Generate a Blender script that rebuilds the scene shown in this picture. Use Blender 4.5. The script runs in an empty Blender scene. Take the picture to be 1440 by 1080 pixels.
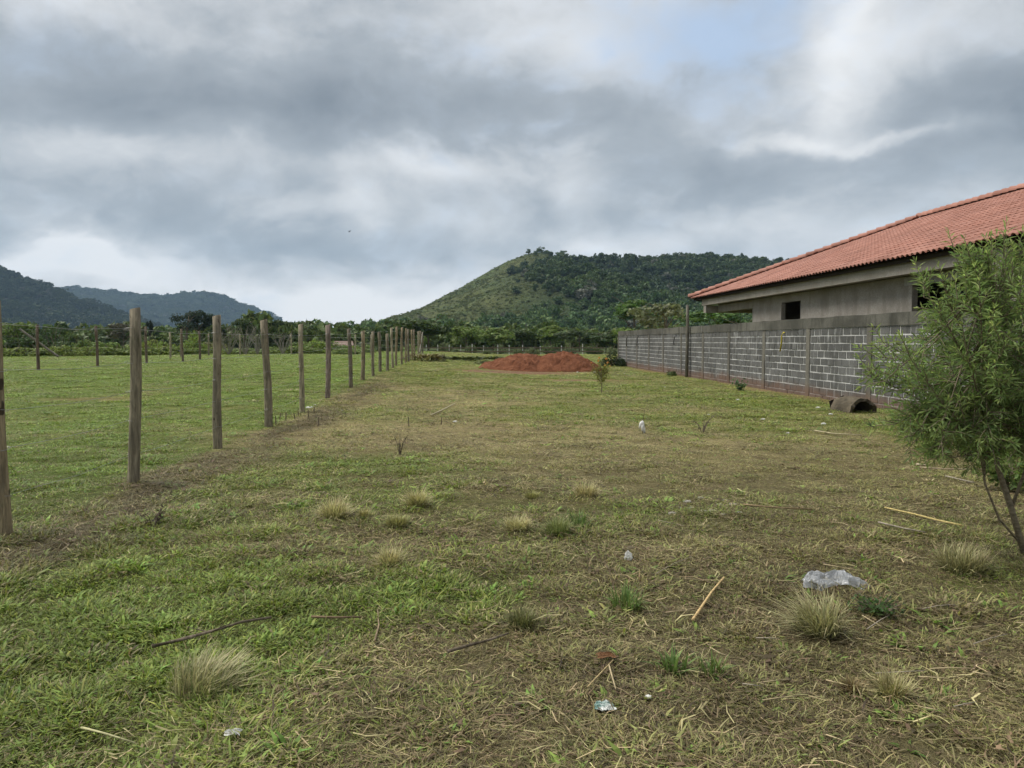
import bpy, bmesh, math, random
import numpy as np
from mathutils import Vector, Matrix

rng = np.random.default_rng(7)
random.seed(7)
sc = bpy.context.scene
COL = sc.collection
rad = math.radians

# ---------------------------------------------------------------- camera
EYE = np.array([0.0, 0.0, 1.55])
FPX, YAW, PITCH = 1050.0, rad(3.0), rad(3.27)
cd = bpy.data.cameras.new('camera')
cam = bpy.data.objects.new('camera', cd)
COL.objects.link(cam)
cd.sensor_width = 36.0
cd.lens = FPX / 1440 * 36
cd.clip_start = 0.05
cd.clip_end = 20000
cam.location = EYE
cam.rotation_euler = (math.pi / 2 - PITCH, 0, -YAW)
sc.camera = cam
CF = np.array([math.sin(YAW) * math.cos(PITCH), math.cos(YAW) * math.cos(PITCH), -math.sin(PITCH)])
CR = np.array([math.cos(YAW), -math.sin(YAW), 0.0])
CU = np.cross(CR, CF)


def ray(px, py):
    return CF + CR * (px - 720) / FPX - CU * (py - 540) / FPX


def G(px, py, z=0.0):                      # pixel -> point on the ground
    d = ray(px, py)
    return EYE + d * (z - EYE[2]) / d[2]


def at_y(px, py, y):
    d = ray(px, py)
    return EYE + d * (y - EYE[1]) / d[1]


def bearing(px):                           # x / y of a pixel column at the horizon
    u = (np.asarray(px, float) - 720) / FPX
    return (math.sin(YAW) + math.cos(YAW) * u) / (math.cos(YAW) - math.sin(YAW) * u)


def column(t):                             # inverse of bearing
    u = (t * math.cos(YAW) - math.sin(YAW)) / (math.cos(YAW) + t * math.sin(YAW))
    return 720 + FPX * u


def proj(P):                               # world (N,3) -> px, py
    v = np.asarray(P) - EYE
    f = np.maximum(v @ CF, 1e-3)
    return 720 + FPX * (v @ CR) / f, 540 - FPX * (v @ CU) / f


# ---------------------------------------------------------------- light, sky, exposure
SUN_EL, SUN_AZ = rad(56), rad(-65)          # azimuth clockwise from +Y
SKY_STRENGTH = 0.1
EXPOSURE = 1.6
vs = sc.view_settings
vs.view_transform = 'Standard'
vs.look = 'None'
vs.exposure = EXPOSURE
vs.gamma = 1.0
vs.use_curve_mapping = False
sc.render.engine = 'CYCLES'
cy = sc.cycles
cy.use_denoising = True
cy.max_bounces = 4
cy.diffuse_bounces = 2
cy.glossy_bounces = 2
cy.transmission_bounces = 4
cy.transparent_max_bounces = 6
cy.volume_bounces = 0
cy.use_adaptive_sampling = True
cy.adaptive_threshold = 0.02
cy.sample_clamp_indirect = 4.0

sl = bpy.data.lights.new('sun', 'SUN')
sun = bpy.data.objects.new('sun', sl)
COL.objects.link(sun)
sl.energy = 1.5
sl.angle = rad(40)
sl.color = (1.0, 0.965, 0.91)
sd = Vector((math.sin(SUN_AZ) * math.cos(SUN_EL), math.cos(SUN_AZ) * math.cos(SUN_EL), math.sin(SUN_EL)))
sun.rotation_euler = sd.to_track_quat('Z', 'Y').to_euler()
sun.location = sd * 60


class NT:
    """small helper to write node trees as expressions"""
    def __init__(self, nt):
        self.nt = nt

    def new(self, kind, **kw):
        n = self.nt.nodes.new(kind)
        for k, v in kw.items():
            setattr(n, k, v)
        return n

    def put(self, sock, v):
        if v is None:
            return
        if hasattr(v, 'is_output') or isinstance(v, bpy.types.NodeSocket):
            self.nt.links.new(v, sock)
        else:
            if sock.type == 'RGBA' and not hasattr(v, '__len__'):
                v = (v, v, v, 1)
            if sock.type == 'RGBA' and len(v) == 3:
                v = (*v, 1)
            sock.default_value = v

    def m(self, op, a, b=None, c=None, clamp=False):
        n = self.new('ShaderNodeMath', operation=op, use_clamp=clamp)
        self.put(n.inputs[0], a)
        self.put(n.inputs[1], b)
        self.put(n.inputs[2], c)
        return n.outputs[0]

    def vm(self, op, a, b=None, scale=None):
        n = self.new('ShaderNodeVectorMath', operation=op)
        self.put(n.inputs[0], a)
        self.put(n.inputs[1], b)
        if scale is not None:
            self.put(n.inputs['Scale'], scale)
        return n.outputs[0]

    def mix(self, f, a, b, blend='MIX'):
        n = self.new('ShaderNodeMix', data_type='RGBA', blend_type=blend)
        self.put(n.inputs[0], f)
        self.put(n.inputs[6], a)
        self.put(n.inputs[7], b)
        return n.outputs[2]

    def noise(self, vec, scale, detail=4, rough=0.55, out=0, dist=0.0):
        n = self.new('ShaderNodeTexNoise')
        self.put(n.inputs['Vector'], vec)
        n.inputs['Scale'].default_value = scale
        n.inputs['Detail'].default_value = detail
        n.inputs['Roughness'].default_value = rough
        n.inputs['Distortion'].default_value = dist
        return n.outputs[out]

    def ramp(self, f, *stops):
        n = self.new('ShaderNodeValToRGB')
        self.put(n.inputs[0], f)
        e = n.color_ramp.elements
        while len(e) < len(stops):
            e.new(0.5)
        for k, (p, c) in zip(e, stops):
            k.position = p
            k.color = (c, c, c, 1) if not hasattr(c, '__len__') else (*c, 1)
        return n.outputs[0]

    def sstep(self, x, a, b, lo=0.0, hi=1.0):
        n = self.new('ShaderNodeMapRange', interpolation_type='SMOOTHSTEP')
        self.put(n.inputs[0], x)
        for i, v in zip((1, 2, 3, 4), (a, b, lo, hi)):
            n.inputs[i].default_value = v
        return n.outputs[0]

    def mapping(self, vec, scale=(1, 1, 1), loc=(0, 0, 0)):
        n = self.new('ShaderNodeMapping')
        self.put(n.inputs[0], vec)
        n.inputs['Scale'].default_value = scale
        n.inputs['Location'].default_value = loc
        return n.outputs[0]


world = bpy.data.worlds.new('World')
sc.world = world
world.use_nodes = True
world.cycles.sampling_method = 'MANUAL'
world.cycles.sample_map_resolution = 512
wt = NT(world.node_tree)
for n in list(world.node_tree.nodes):
    world.node_tree.nodes.remove(n)
w_out = wt.new('ShaderNodeOutputWorld')
w_bg = wt.new('ShaderNodeBackground')
w_bg.inputs['Strength'].default_value = SKY_STRENGTH
world.node_tree.links.new(w_bg.outputs[0], w_out.inputs[0])
sky = wt.new('ShaderNodeTexSky', sky_type='NISHITA')
sky.sun_disc = False
sky.sun_elevation = SUN_EL
sky.sun_rotation = SUN_AZ
sky.air_density = 1.0
sky.dust_density = 1.5
tc = wt.new('ShaderNodeTexCoord').outputs['Generated']
sep = wt.new('ShaderNodeSeparateXYZ')
wt.put(sep.inputs[0], tc)
dx, dy, dz = sep.outputs
den = wt.m('ADD', wt.m('MAXIMUM', dz, 0.0), 0.22)
comb = wt.new('ShaderNodeCombineXYZ')
wt.put(comb.inputs[0], wt.m('DIVIDE', dx, den))
wt.put(comb.inputs[1], wt.m('DIVIDE', dy, den))
cp = comb.outputs[0]
pd = wt.mapping(tc, (1.0, 1.0, 1.55))
warp = wt.vm('SCALE', wt.vm('SUBTRACT', wt.noise(pd, 3.2, 5, 0.55, out=1), (0.5, 0.5, 0.5)), scale=0.16)
pdw = wt.vm('ADD', pd, warp)
n_big = wt.noise(wt.vm('ADD', cp, wt.vm('SCALE', warp, scale=3.0)), 0.9, 5, 0.5)
n_mid = wt.noise(wt.vm('ADD', pdw, (3.7, 1.2, 0.4)), 5.0, 7, 0.52)
n_fin = wt.noise(wt.vm('ADD', pdw, (9.1, 4.2, 0.1)), 12.0, 8, 0.62)
# angular coordinates, warped, for the cloud masses seen in the photograph
az = wt.m('ADD', wt.m('ARCTAN2', dx, dy), wt.m('MULTIPLY', wt.m('SUBTRACT', n_mid, 0.5), 0.20))
el = wt.m('ADD', wt.m('ARCSINE', dz), wt.m('MULTIPLY', wt.m('SUBTRACT', wt.noise(wt.vm('ADD', pdw, (5.5, 2.5, 0)), 5.5, 7, 0.55), 0.5), 0.15))
acc = None


def cloud_mass(px, py, rx, ry, amt, total):
    d = ray(px, py)
    d = d / np.linalg.norm(d)
    a0, e0 = math.atan2(d[0], d[1]), math.asin(d[2])
    u = wt.m('DIVIDE', wt.m('SUBTRACT', az, a0), rx / FPX)
    v = wt.m('DIVIDE', wt.m('SUBTRACT', el, e0), ry / FPX)
    g = wt.m('EXPONENT', wt.m('MULTIPLY', wt.m('ADD', wt.m('MULTIPLY', u, u), wt.m('MULTIPLY', v, v)), -1.0))
    g = wt.m('MULTIPLY', g, amt)
    return g if total is None else wt.m('ADD', total, g)


for a in [(330, 125, 420, 62, -.24), (700, 130, 200, 80, -.16), (80, 285, 250, 40, -.15), (330, 355, 200, 30, -.14), (620, 355, 200, 35, -.08),
          (130, 372, 120, 26, .44), (440, 440, 200, 30, .46), (600, 400, 120, 26, .18), (230, 200, 130, 26, .10), (60, 175, 110, 28, .12),
          (400, 290, 70, 16, .16), (520, 305, 50, 22, .16), (600, 235, 110, 26, .16), (800, 235, 60, 32, .16), (1000, 250, 220, 48, -.14),
          (1000, 315, 150, 30, .10), (1180, 120, 60, 50, .2), (1290, 50, 100, 36, .14), (1125, 190, 70, 16, .26), (1250, 200, 80, 14, .24), (1180, 20, 60, 40, .2),
          (1370, 130, 100, 60, -.2), (870, 60, 120, 60, .08), (150, 30, 300, 40, .08), (840, 345, 90, 18, .14), (1330, 250, 160, 36, -.06)]:
    acc = cloud_mass(*a, acc)
gap = None
for a in [(1020, 55, 110, 70, 1.0), (935, 10, 120, 45, .75), (1120, 40, 120, 60, .45), (625, 212, 70, 18, .4), (90 + 720, 200, 60, 20, .25)]:
    gap = cloud_mass(*a, gap)
lum = wt.m('ADD', acc, wt.m('MULTIPLY', wt.m('SUBTRACT', n_big, 0.5), 0.55))
lum = wt.m('ADD', lum, wt.m('MULTIPLY', wt.m('SUBTRACT', n_mid, 0.5), 0.55))
lum = wt.m('ADD', lum, wt.m('MULTIPLY', wt.m('SUBTRACT', n_fin, 0.5), 0.36))
lum = wt.m('ADD', wt.m('MULTIPLY', lum, 1.22), 0.665)
CG = 1.0 / SKY_STRENGTH / (2 ** EXPOSURE)


def cl(r, g, b):
    return (r * CG, g * CG, b * CG)


cramp = wt.new('ShaderNodeValToRGB')
wt.put(cramp.inputs[0], lum)
for e, (p, c) in zip([cramp.color_ramp.elements[0], cramp.color_ramp.elements[1], cramp.color_ramp.elements.new(.5)],
                     [(0.16, (.24, .275, .315)), (1.0, (.90, .91, .90)), (.52, (.425, .465, .505))]):
    e.position = p
    e.color = (*c, 1)
ccol = wt.vm('SCALE', cramp.outputs[0], scale=CG)
blue = wt.vm('ADD', wt.vm('SCALE', sky.outputs[0], scale=0.12), cl(.38, .50, .68))
wn = wt.m('ADD', gap, wt.m('MULTIPLY', wt.m('SUBTRACT', n_mid, 0.55), 1.7))
wn = wt.m('ADD', wn, wt.m('MULTIPLY', wt.m('SUBTRACT', n_fin, 0.5), 2.8))
cover = wt.sstep(wn, -.1, 1.7, 0.0, 0.8)
wt.put(w_bg.inputs['Color'], wt.mix(cover, ccol, blue))

# ---------------------------------------------------------------- helpers: numpy noise


def vnoise(x, y, seed=0):
    x, y = np.asarray(x, float), np.asarray(y, float)
    xi, yi = np.floor(x), np.floor(y)
    fx, fy = x - xi, y - yi
    fx, fy = fx * fx * (3 - 2 * fx), fy * fy * (3 - 2 * fy)

    def h(a, b):
        a = a.astype(np.int64)
        b = b.astype(np.int64)
        n = (a * 374761393 + b * 668265263 + seed * 1274126177) & 0x7fffffff
        n = ((n ^ (n >> 13)) * 1274126177) & 0x7fffffff
        return ((n ^ (n >> 16)) & 0xffff) / 65535.0
    return (h(xi, yi) * (1 - fx) + h(xi + 1, yi) * fx) * (1 - fy) + (h(xi, yi + 1) * (1 - fx) + h(xi + 1, yi + 1) * fx) * fy


def fbm(x, y, oct=4, seed=0, rough=0.5):
    s, a, t = 0, 1.0, 0
    x, y = np.asarray(x, float), np.asarray(y, float)
    for o in range(oct):
        s = s + a * vnoise(x * 2 ** o + 17.3 * o, y * 2 ** o - 9.1 * o, seed + o)
        t += a
        a *= rough
    return s / t


def ss(x, a, b):
    t = np.clip((np.asarray(x, float) - a) / (b - a), 0, 1)
    return t * t * (3 - 2 * t)


def lerp3(a, b, t):
    a, b, t = np.asarray(a, float), np.asarray(b, float), np.asarray(t, float)[..., None]
    return a * (1 - t) + b * t


def ground_z(x, y):
    x, y = np.asarray(x, float), np.asarray(y, float)
    z = 0.40 * ss(y, 13, 40) * ss(-x, -4.5, 6) * (1 - ss(y, 120, 300))
    near = 1 - ss(y, 60, 140)
    z = z + near * 0.05 * (fbm(x * .35, y * .35, 3, 5) - .5)
    z = z + (1 - ss(y, 12, 30)) * 0.035 * (fbm(x * 2.2, y * 2.2, 3, 9) - .5)
    return z


# ---------------------------------------------------------------- helpers: meshes and objects
def mesh_np(name, V, F, col=None, smooth=False):
    """V (n,3); F list of (k,m) index arrays, or list of tuples"""
    me = bpy.data.meshes.new(name)
    V = np.asarray(V, dtype=np.float32)
    if isinstance(F, np.ndarray):
        F = [F]
    if len(F) and isinstance(F[0], np.ndarray) and F[0].ndim == 2:
        loops = np.concatenate([f.ravel() for f in F]).astype(np.int32)
        tot = np.concatenate([np.full(len(f), f.shape[1]) for f in F]).astype(np.int32)
    else:
        loops = np.array([i for f in F for i in f], dtype=np.int32)
        tot = np.array([len(f) for f in F], dtype=np.int32)
    start = np.zeros(len(tot), dtype=np.int32)
    start[1:] = np.cumsum(tot)[:-1]
    me.vertices.add(len(V))
    me.vertices.foreach_set('co', V.ravel())
    me.loops.add(len(loops))
    me.loops.foreach_set('vertex_index', loops)
    me.polygons.add(len(tot))
    me.polygons.foreach_set('loop_start', start)
    me.polygons.foreach_set('loop_total', tot)
    me.polygons.foreach_set('use_smooth', np.full(len(tot), smooth))
    me.update(calc_edges=True)
    if col is not None:
        at = me.attributes.new('col', 'FLOAT_COLOR', 'POINT')
        c = np.ones((len(V), 4), dtype=np.float32)
        c[:, :3] = col
        at.data.foreach_set('color', c.ravel())
    return me


class MB:
    """collects boxes, tubes and polygons and builds them as one mesh object"""
    def __init__(self):
        self.V, self.F, self.C = [], [], []

    def add(self, V, F, c=(1, 1, 1)):
        o = len(self.V)
        self.V += [tuple(v) for v in V]
        self.F += [tuple(i + o for i in f) for f in F]
        self.C += [tuple(c)] * len(V)
        return self

    def box(self, x0, x1, y0, y1, z0, z1, jit=0.0):
        V = [(x, y, z) for z in (z0, z1) for x, y in ((x0, y0), (x1, y0), (x1, y1), (x0, y1))]
        if jit:
            V = [tuple(c + random.uniform(-jit, jit) for c in v) for v in V]
        return self.add(V, [(3, 2, 1, 0), (4, 5, 6, 7), (0, 1, 5, 4), (1, 2, 6, 5), (2, 3, 7, 6), (3, 0, 4, 7)])

    def tube(self, pts, radii, n=8, jit=0.0, c=(1, 1, 1), cap=True):
        pts = [Vector(p) for p in pts]
        if not hasattr(radii, '__len__'):
            radii = [radii] * len(pts)
        V, F = [], []
        for i, p in enumerate(pts):
            t = (pts[min(i + 1, len(pts) - 1)] - pts[max(i - 1, 0)]).normalized()
            a = Vector((1, 0, 0)) if abs(t.x) < .8 else Vector((0, 0, 1))
            u = t.cross(a).normalized()
            w = t.cross(u)
            for k in range(n):
                an = 2 * math.pi * k / n
                r = radii[i] * (1 + random.uniform(-jit, jit))
                V.append(p + (u * math.cos(an) + w * math.sin(an)) * r)
        for i in range(len(pts) - 1):
            for k in range(n):
                a, b = i * n + k, i * n + (k + 1) % n
                F.append((a, b, b + n, a + n))
        if cap:
            F.append(tuple(reversed(range(n))))
            F.append(tuple(range((len(pts) - 1) * n, len(pts) * n)))
        return self.add(V, F, c)

    def build(self, name, material, parent=None, smooth=False, use_col=False):
        me = mesh_np(name, self.V, self.F, np.array(self.C) if use_col else None, smooth)
        bm = bmesh.new()
        bm.from_mesh(me)
        bmesh.ops.recalc_face_normals(bm, faces=bm.faces)
        bm.to_mesh(me)
        bm.free()
        return obj(name, me, material, parent)


def obj(name, me, material, parent=None, loc=None, rot=None, scale=None):
    o = bpy.data.objects.new(name, me)
    COL.objects.link(o)
    if material is not None and me is not None and not me.materials:
        me.materials.append(material)
    if parent is not None:
        o.parent = parent
    if loc is not None:
        o.location = [float(v) for v in loc]
    if rot is not None:
        o.rotation_euler = rot
    if scale is not None:
        o.scale = scale
    return o


def tag(o, label, cat, group=None, kind=None):
    o['label'] = label
    if cat:
        o['category'] = cat
    if group:
        o['group'] = group
    if kind:
        o['kind'] = kind
    return o


def empty(name, loc, rz=0.0, label=None, cat=None, group=None):
    o = bpy.data.objects.new(name, None)
    COL.objects.link(o)
    o.location = [float(v) for v in loc]
    o.rotation_euler = (0, 0, rz)
    if label:
        tag(o, label, cat, group)
    return o


# ---------------------------------------------------------------- materials
def new_mat(name, rough=0.85, spec=0.25):
    m = bpy.data.materials.new(name)
    m.use_nodes = True
    t = NT(m.node_tree)
    b = m.node_tree.nodes['Principled BSDF']
    b.inputs['Roughness'].default_value = rough
    b.inputs['Specular IOR Level'].default_value = spec
    return m, t, b


def bump(t, b, h, strength=0.4, dist=0.02):
    n = t.new('ShaderNodeBump')
    n.inputs['Strength'].default_value = strength
    n.inputs['Distance'].default_value = dist
    t.put(n.inputs['Height'], h)
    t.put(b.inputs['Normal'], n.outputs[0])


def attr(t, name, kind='GEOMETRY'):
    n = t.new('ShaderNodeAttribute', attribute_type=kind)
    n.attribute_name = name
    return n.outputs['Color']


def pos(t):
    return t.new('ShaderNodeNewGeometry').outputs['Position']


def objco(t):
    return t.new('ShaderNodeTexCoord').outputs['Object']


def foliage_mat(name, source, trans=0.3, var=0.45, rough=0.6):
    """source: 'object' (obj.color), 'instancer' (tint attribute) or 'vertex' (col attribute)"""
    m, t, b = new_mat(name, rough, 0.25)
    if source == 'object':
        c = t.new('ShaderNodeObjectInfo').outputs['Color']
    elif source == 'instancer':
        c = attr(t, 'tint', 'INSTANCER')
    else:
        c = attr(t, 'col')
    isl = t.new('ShaderNodeNewGeometry').outputs['Random Per Island']
    f = t.m('ADD', t.m('MULTIPLY', isl, 2 * var), 1 - var)
    c2 = t.vm('SCALE', c, scale=f)
    hs = t.new('ShaderNodeHueSaturation')
    t.put(hs.inputs['Hue'], t.m('ADD', t.m('MULTIPLY', t.m('FRACT', t.m('MULTIPLY', isl, 17.0)), 0.05), 0.475))
    t.put(hs.inputs['Color'], c2)
    c2 = hs.outputs[0]
    t.put(b.inputs['Base Color'], c2)
    tr = t.new('ShaderNodeBsdfTranslucent')
    t.put(tr.inputs[0], t.mix(0.35, c2, t.vm('MULTIPLY', c2, (1.3, 1.5, 0.5))))
    ms = t.new('ShaderNodeMixShader')
    ms.inputs[0].default_value = trans
    t.nt.links.new(b.outputs[0], ms.inputs[1])
    t.nt.links.new(tr.outputs[0], ms.inputs[2])
    t.nt.links.new(ms.outputs[0], t.nt.nodes['Material Output'].inputs[0])
    return m


LEAF_OBJ = foliage_mat('tree_leaves', 'object')
LEAF_INST = foliage_mat('far_leaves', 'instancer', 0.2)
GRASS_INST = foliage_mat('grass_blades', 'instancer', 0.3, 0.62)
LEAF_VERT = foliage_mat('shrub_leaves', 'vertex', 0.5, 0.35)
STRAW_VERT = foliage_mat('straw_blades', 'vertex', 0.25, 0.3)

# ground
m, t, b = new_mat('ground_soil', 0.95, 0.1)
p = pos(t)
c = attr(t, 'col')
n1 = t.noise(p, 3.0, 6, 0.6)
n2 = t.noise(p, 22.0, 5, 0.65)
n3 = t.noise(p, 90.0, 3, 0.6)
v = t.m('ADD', t.m('MULTIPLY', n1, 0.7), t.m('MULTIPLY', n2, 1.0))
v = t.m('ADD', v, t.m('MULTIPLY', n3, 0.5))
c = t.vm('SCALE', c, scale=t.sstep(v, 0.65, 1.55, 0.45, 1.6))
c = t.mix(t.sstep(t.noise(p, 11.0, 4, .6), .58, .74, 0, .4), c, (.05, .043, .024))
t.put(b.inputs['Base Color'], c)
bump(t, b, t.m('ADD', n2, n3), 0.9, 0.05)
GROUND = m

# hillside soil and low cover
m, t, b = new_mat('hillside_cover', 0.95, 0.05)
p = pos(t)
c = attr(t, 'col')
v = t.noise(p, 0.09, 6, 0.7)
v2 = t.noise(p, 0.45, 5, 0.7)
c = t.vm('SCALE', c, scale=t.sstep(v, .3, .7, .7, 1.35))
c = t.vm('SCALE', c, scale=t.sstep(v2, .35, .65, .55, 1.4))
bump(t, b, v2, 1.0, 2.0)
t.put(b.inputs['Base Color'], c)
HILL = m

# weathered fence wood, tinted by object colour
m, t, b = new_mat('weathered_wood', 0.9, 0.15)
o = objco(t)
oi = t.new('ShaderNodeObjectInfo')
o2 = t.vm('ADD', o, t.vm('SCALE', (13.0, 7.0, 29.0), scale=oi.outputs['Random']))
g1 = t.noise(t.mapping(o2, (22, 22, 3.0)), 1.0, 7, 0.7, dist=.4)
g2 = t.noise(t.mapping(o2, (5, 5, 1.3)), 1.0, 4, 0.6)
g3 = t.noise(t.mapping(o2, (70, 70, 1.6)), 1.0, 3, 0.5)
c = t.vm('SCALE', oi.outputs['Color'], scale=t.sstep(g1, .3, .72, .45, 1.45))
c = t.mix(t.sstep(g2, .46, .68, 0, .6), c, (.13, .115, .092))
c = t.mix(t.sstep(t.noise(t.mapping(o2, (6, 6, 3)), 1.0, 3, .6, out=0), .58, .7, 0, .5), c, (.05, .062, .03))
c = t.mix(t.sstep(g3, .70, .74, 0, .8), c, (.03, .024, .017))
c = t.mix(t.sstep(t.noise(t.mapping(o2, (9, 9, 5)), 1.0, 2, .5), .70, .74, 0, .85), c, (.03, .022, .016))
t.put(b.inputs['Base Color'], c)
bump(t, b, t.m('SUBTRACT', g1, t.sstep(g3, .62, .72, 0, .8)), 0.8, 0.02)
WOOD = m

# bark / branches
m, t, b = new_mat('bark', 0.9, 0.1)
o = objco(t)
g = t.noise(t.mapping(o, (30, 30, 9)), 1.0, 5, .6)
t.put(b.inputs['Base Color'], t.ramp(g, (.3, (.075, .06, .042)), (.7, (.22, .18, .13))))
bump(t, b, g, .7, .01)
BARK = m

m, t, b = new_mat('pale_stick', 0.8, 0.2)
o = objco(t)
oi = t.new('ShaderNodeObjectInfo')
g = t.noise(t.mapping(o, (8, 60, 60)), 1.0, 4, .6)
t.put(b.inputs['Base Color'], t.vm('SCALE', oi.outputs['Color'], scale=t.sstep(g, .3, .7, .6, 1.25)))
STICK = m

m, t, b = new_mat('galvanised_wire', 0.45, 0.5)
b.inputs['Metallic'].default_value = 0.6
b.inputs['Base Color'].default_value = (.30, .30, .29, 1)
WIRE = m


def concrete(name, base, stain=(.07, .068, .06), red=False, amount=.55, streak=(5, 5, .5), white=0.0):
    m, t, b = new_mat(name, 0.92, 0.15)
    p = pos(t)
    oi = t.new('ShaderNodeObjectInfo')
    n1 = t.noise(p, 1.1, 5, .6)
    n2 = t.noise(t.mapping(p, streak), 1.0, 5, .6)
    n3 = t.noise(p, 28, 5, .65)
    c = t.vm('SCALE', base, scale=t.sstep(n3, .25, .75, .72, 1.25))
    c = t.vm('SCALE', c, scale=t.m('ADD', t.m('MULTIPLY', oi.outputs['Random'], .3), .85))
    c = t.mix(t.sstep(n1, .4, .68, 0, amount), c, stain)
    c = t.mix(t.sstep(n2, .5, .68, 0, amount), c, stain)
    if white:
        w = t.noise(t.mapping(t.vm('ADD', p, (0, 31, 5)), (9, 7, 1.1)), 1.0, 5, .65)
        wz = t.noise(t.vm('ADD', p, (3, 11, 0)), .55, 3, .5)
        c = t.mix(t.m('MULTIPLY', t.sstep(w, .55, .7, 0, white), t.sstep(wz, .42, .6)), c, (.5, .5, .48))
    if red:
        sz = t.new('ShaderNodeSeparateXYZ')
        t.put(sz.inputs[0], p)
        hz = t.m('ADD', sz.outputs[2], t.m('MULTIPLY', t.m('SUBTRACT', t.noise(p, .9, 5, .65), .5), -.55))
        c = t.mix(t.sstep(hz, .44, .10, 0, .65), c, (.16, .09, .058))
    t.put(b.inputs['Base Color'], c)
    bump(t, b, n3, .5, .01)
    return m


BLOCK = concrete('concrete_block', (.125, .124, .117), (.058, .057, .052), red=True, amount=.6, white=.5)
MORTAR = concrete('mortar', (.50, .495, .47), (.27, .265, .25), red=True, amount=.45, white=.6)
PILLAR = concrete('cast_concrete_pillar', (.15, .14, .115), (.085, .08, .066), red=True, amount=.6)
COPING = concrete('coping_concrete', (.125, .12, .10), (.045, .044, .035), amount=.75, streak=(6, 6, 1.2))
PLASTER = concrete('cement_render', (.38, .345, .295), (.24, .218, .18), amount=.7, streak=(2.2, 2.2, .45))
PALECON = concrete('pale_lintel', (.45, .43, .39), (.3, .29, .26), amount=.4)
OLDPIPE = concrete('old_pipe', (.14, .115, .08), (.035, .03, .02), amount=.7, streak=(7, 7, 7))

# clay tile
m, t, b = new_mat('clay_tile', 0.75, 0.25)
p = pos(t)
isl = t.new('ShaderNodeNewGeometry').outputs['Random Per Island']
oi = t.new('ShaderNodeObjectInfo').outputs['Random']
r = t.m('FRACT', t.m('ADD', isl, oi))
n = t.noise(p, 1.3, 4, .6)
c = t.ramp(r, (0, (.275, .122, .085)), (.5, (.33, .155, .113)), (1, (.38, .19, .143)))
c = t.vm('SCALE', c, scale=t.sstep(n, .3, .7, .82, 1.1))
c = t.mix(t.sstep(t.noise(p, 9, 4, .6), .6, .75, 0, .4), c, (.2, .1, .07))
t.put(b.inputs['Base Color'], c)
bump(t, b, t.noise(p, 60, 3), .2, .004)
TILE = m

m, t, b = new_mat('shade_dark_lath', 0.9, .1)
b.inputs['Base Color'].default_value = (.035, .027, .02, 1)  # near-black lath, its colour carries the shade under the roof tiles
SHADE_LATH = m

# red earth
m, t, b = new_mat('red_earth', 0.95, .08)
p = pos(t)
n = t.noise(p, 2.2, 7, .65)
n2 = t.noise(p, 14, 5, .7)
c = t.ramp(t.m('ADD', t.m('MULTIPLY', n, .5), t.m('MULTIPLY', n2, .5)), (.30, (.125, .048, .025)), (.5, (.225, .090, .047)), (.70, (.32, .145, .08)))
t.put(b.inputs['Base Color'], c)
bump(t, b, t.m('ADD', n, n2), 1.0, .12)
EARTH = m


def plain(name, colr, rough=.7, spec=.3, nscale=20, var=.25):
    m, t, b = new_mat(name, rough, spec)
    n = t.noise(objco(t), nscale, 4, .6)
    t.put(b.inputs['Base Color'], t.vm('SCALE', colr, scale=t.sstep(n, .25, .75, 1 - var, 1 + var)))
    return m


WHITECLOTH = plain('white_cloth', (.72, .71, .68), .8)
CHUNK = plain('mortar_rubble', (.30, .28, .235), .9)
STONE = plain('pale_stone', (.66, .65, .60), .85)
PLASTIC_Y = plain('yellow_plastic', (.45, .36, .03), .5)
PLASTIC_K = plain('black_plastic', (.015, .015, .016), .5)
FLOWER = plain('orange_petals', (.75, .30, .06), .6)
PETAL_W = plain('white_bits', (.62, .61, .57), .8)
ROOFRED = plain('far_roof', (.20, .14, .11), .85, nscale=3)
FARWALL = plain('far_wall', (.5, .45, .4), .85, nscale=3)
FARPOST = plain('far_white_post', (.5, .5, .47), .8)
FEATHER = plain('dark_feathers', (.03, .03, .03), .8)
DEADLEAF = plain('dead_leaf', (.20, .10, .045), .8)

# translucent plastic bag
m, t, b = new_mat('thin_plastic', 0.22, .6)
n = t.noise(objco(t), 9, 4, .6)
t.put(b.inputs['Base Color'], t.ramp(n, (.3, (.35, .36, .365)), (.7, (.70, .71, .72))))
b.inputs['Alpha'].default_value = .55
BAG = m
m, t, b = new_mat('green_white_wrapper', 0.4, .5)
n = t.noise(objco(t), 14, 3, .5)
t.put(b.inputs['Base Color'], t.ramp(n, (.42, (.12, .22, .19)), (.52, (.62, .64, .6))))
WRAP = m


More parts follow.
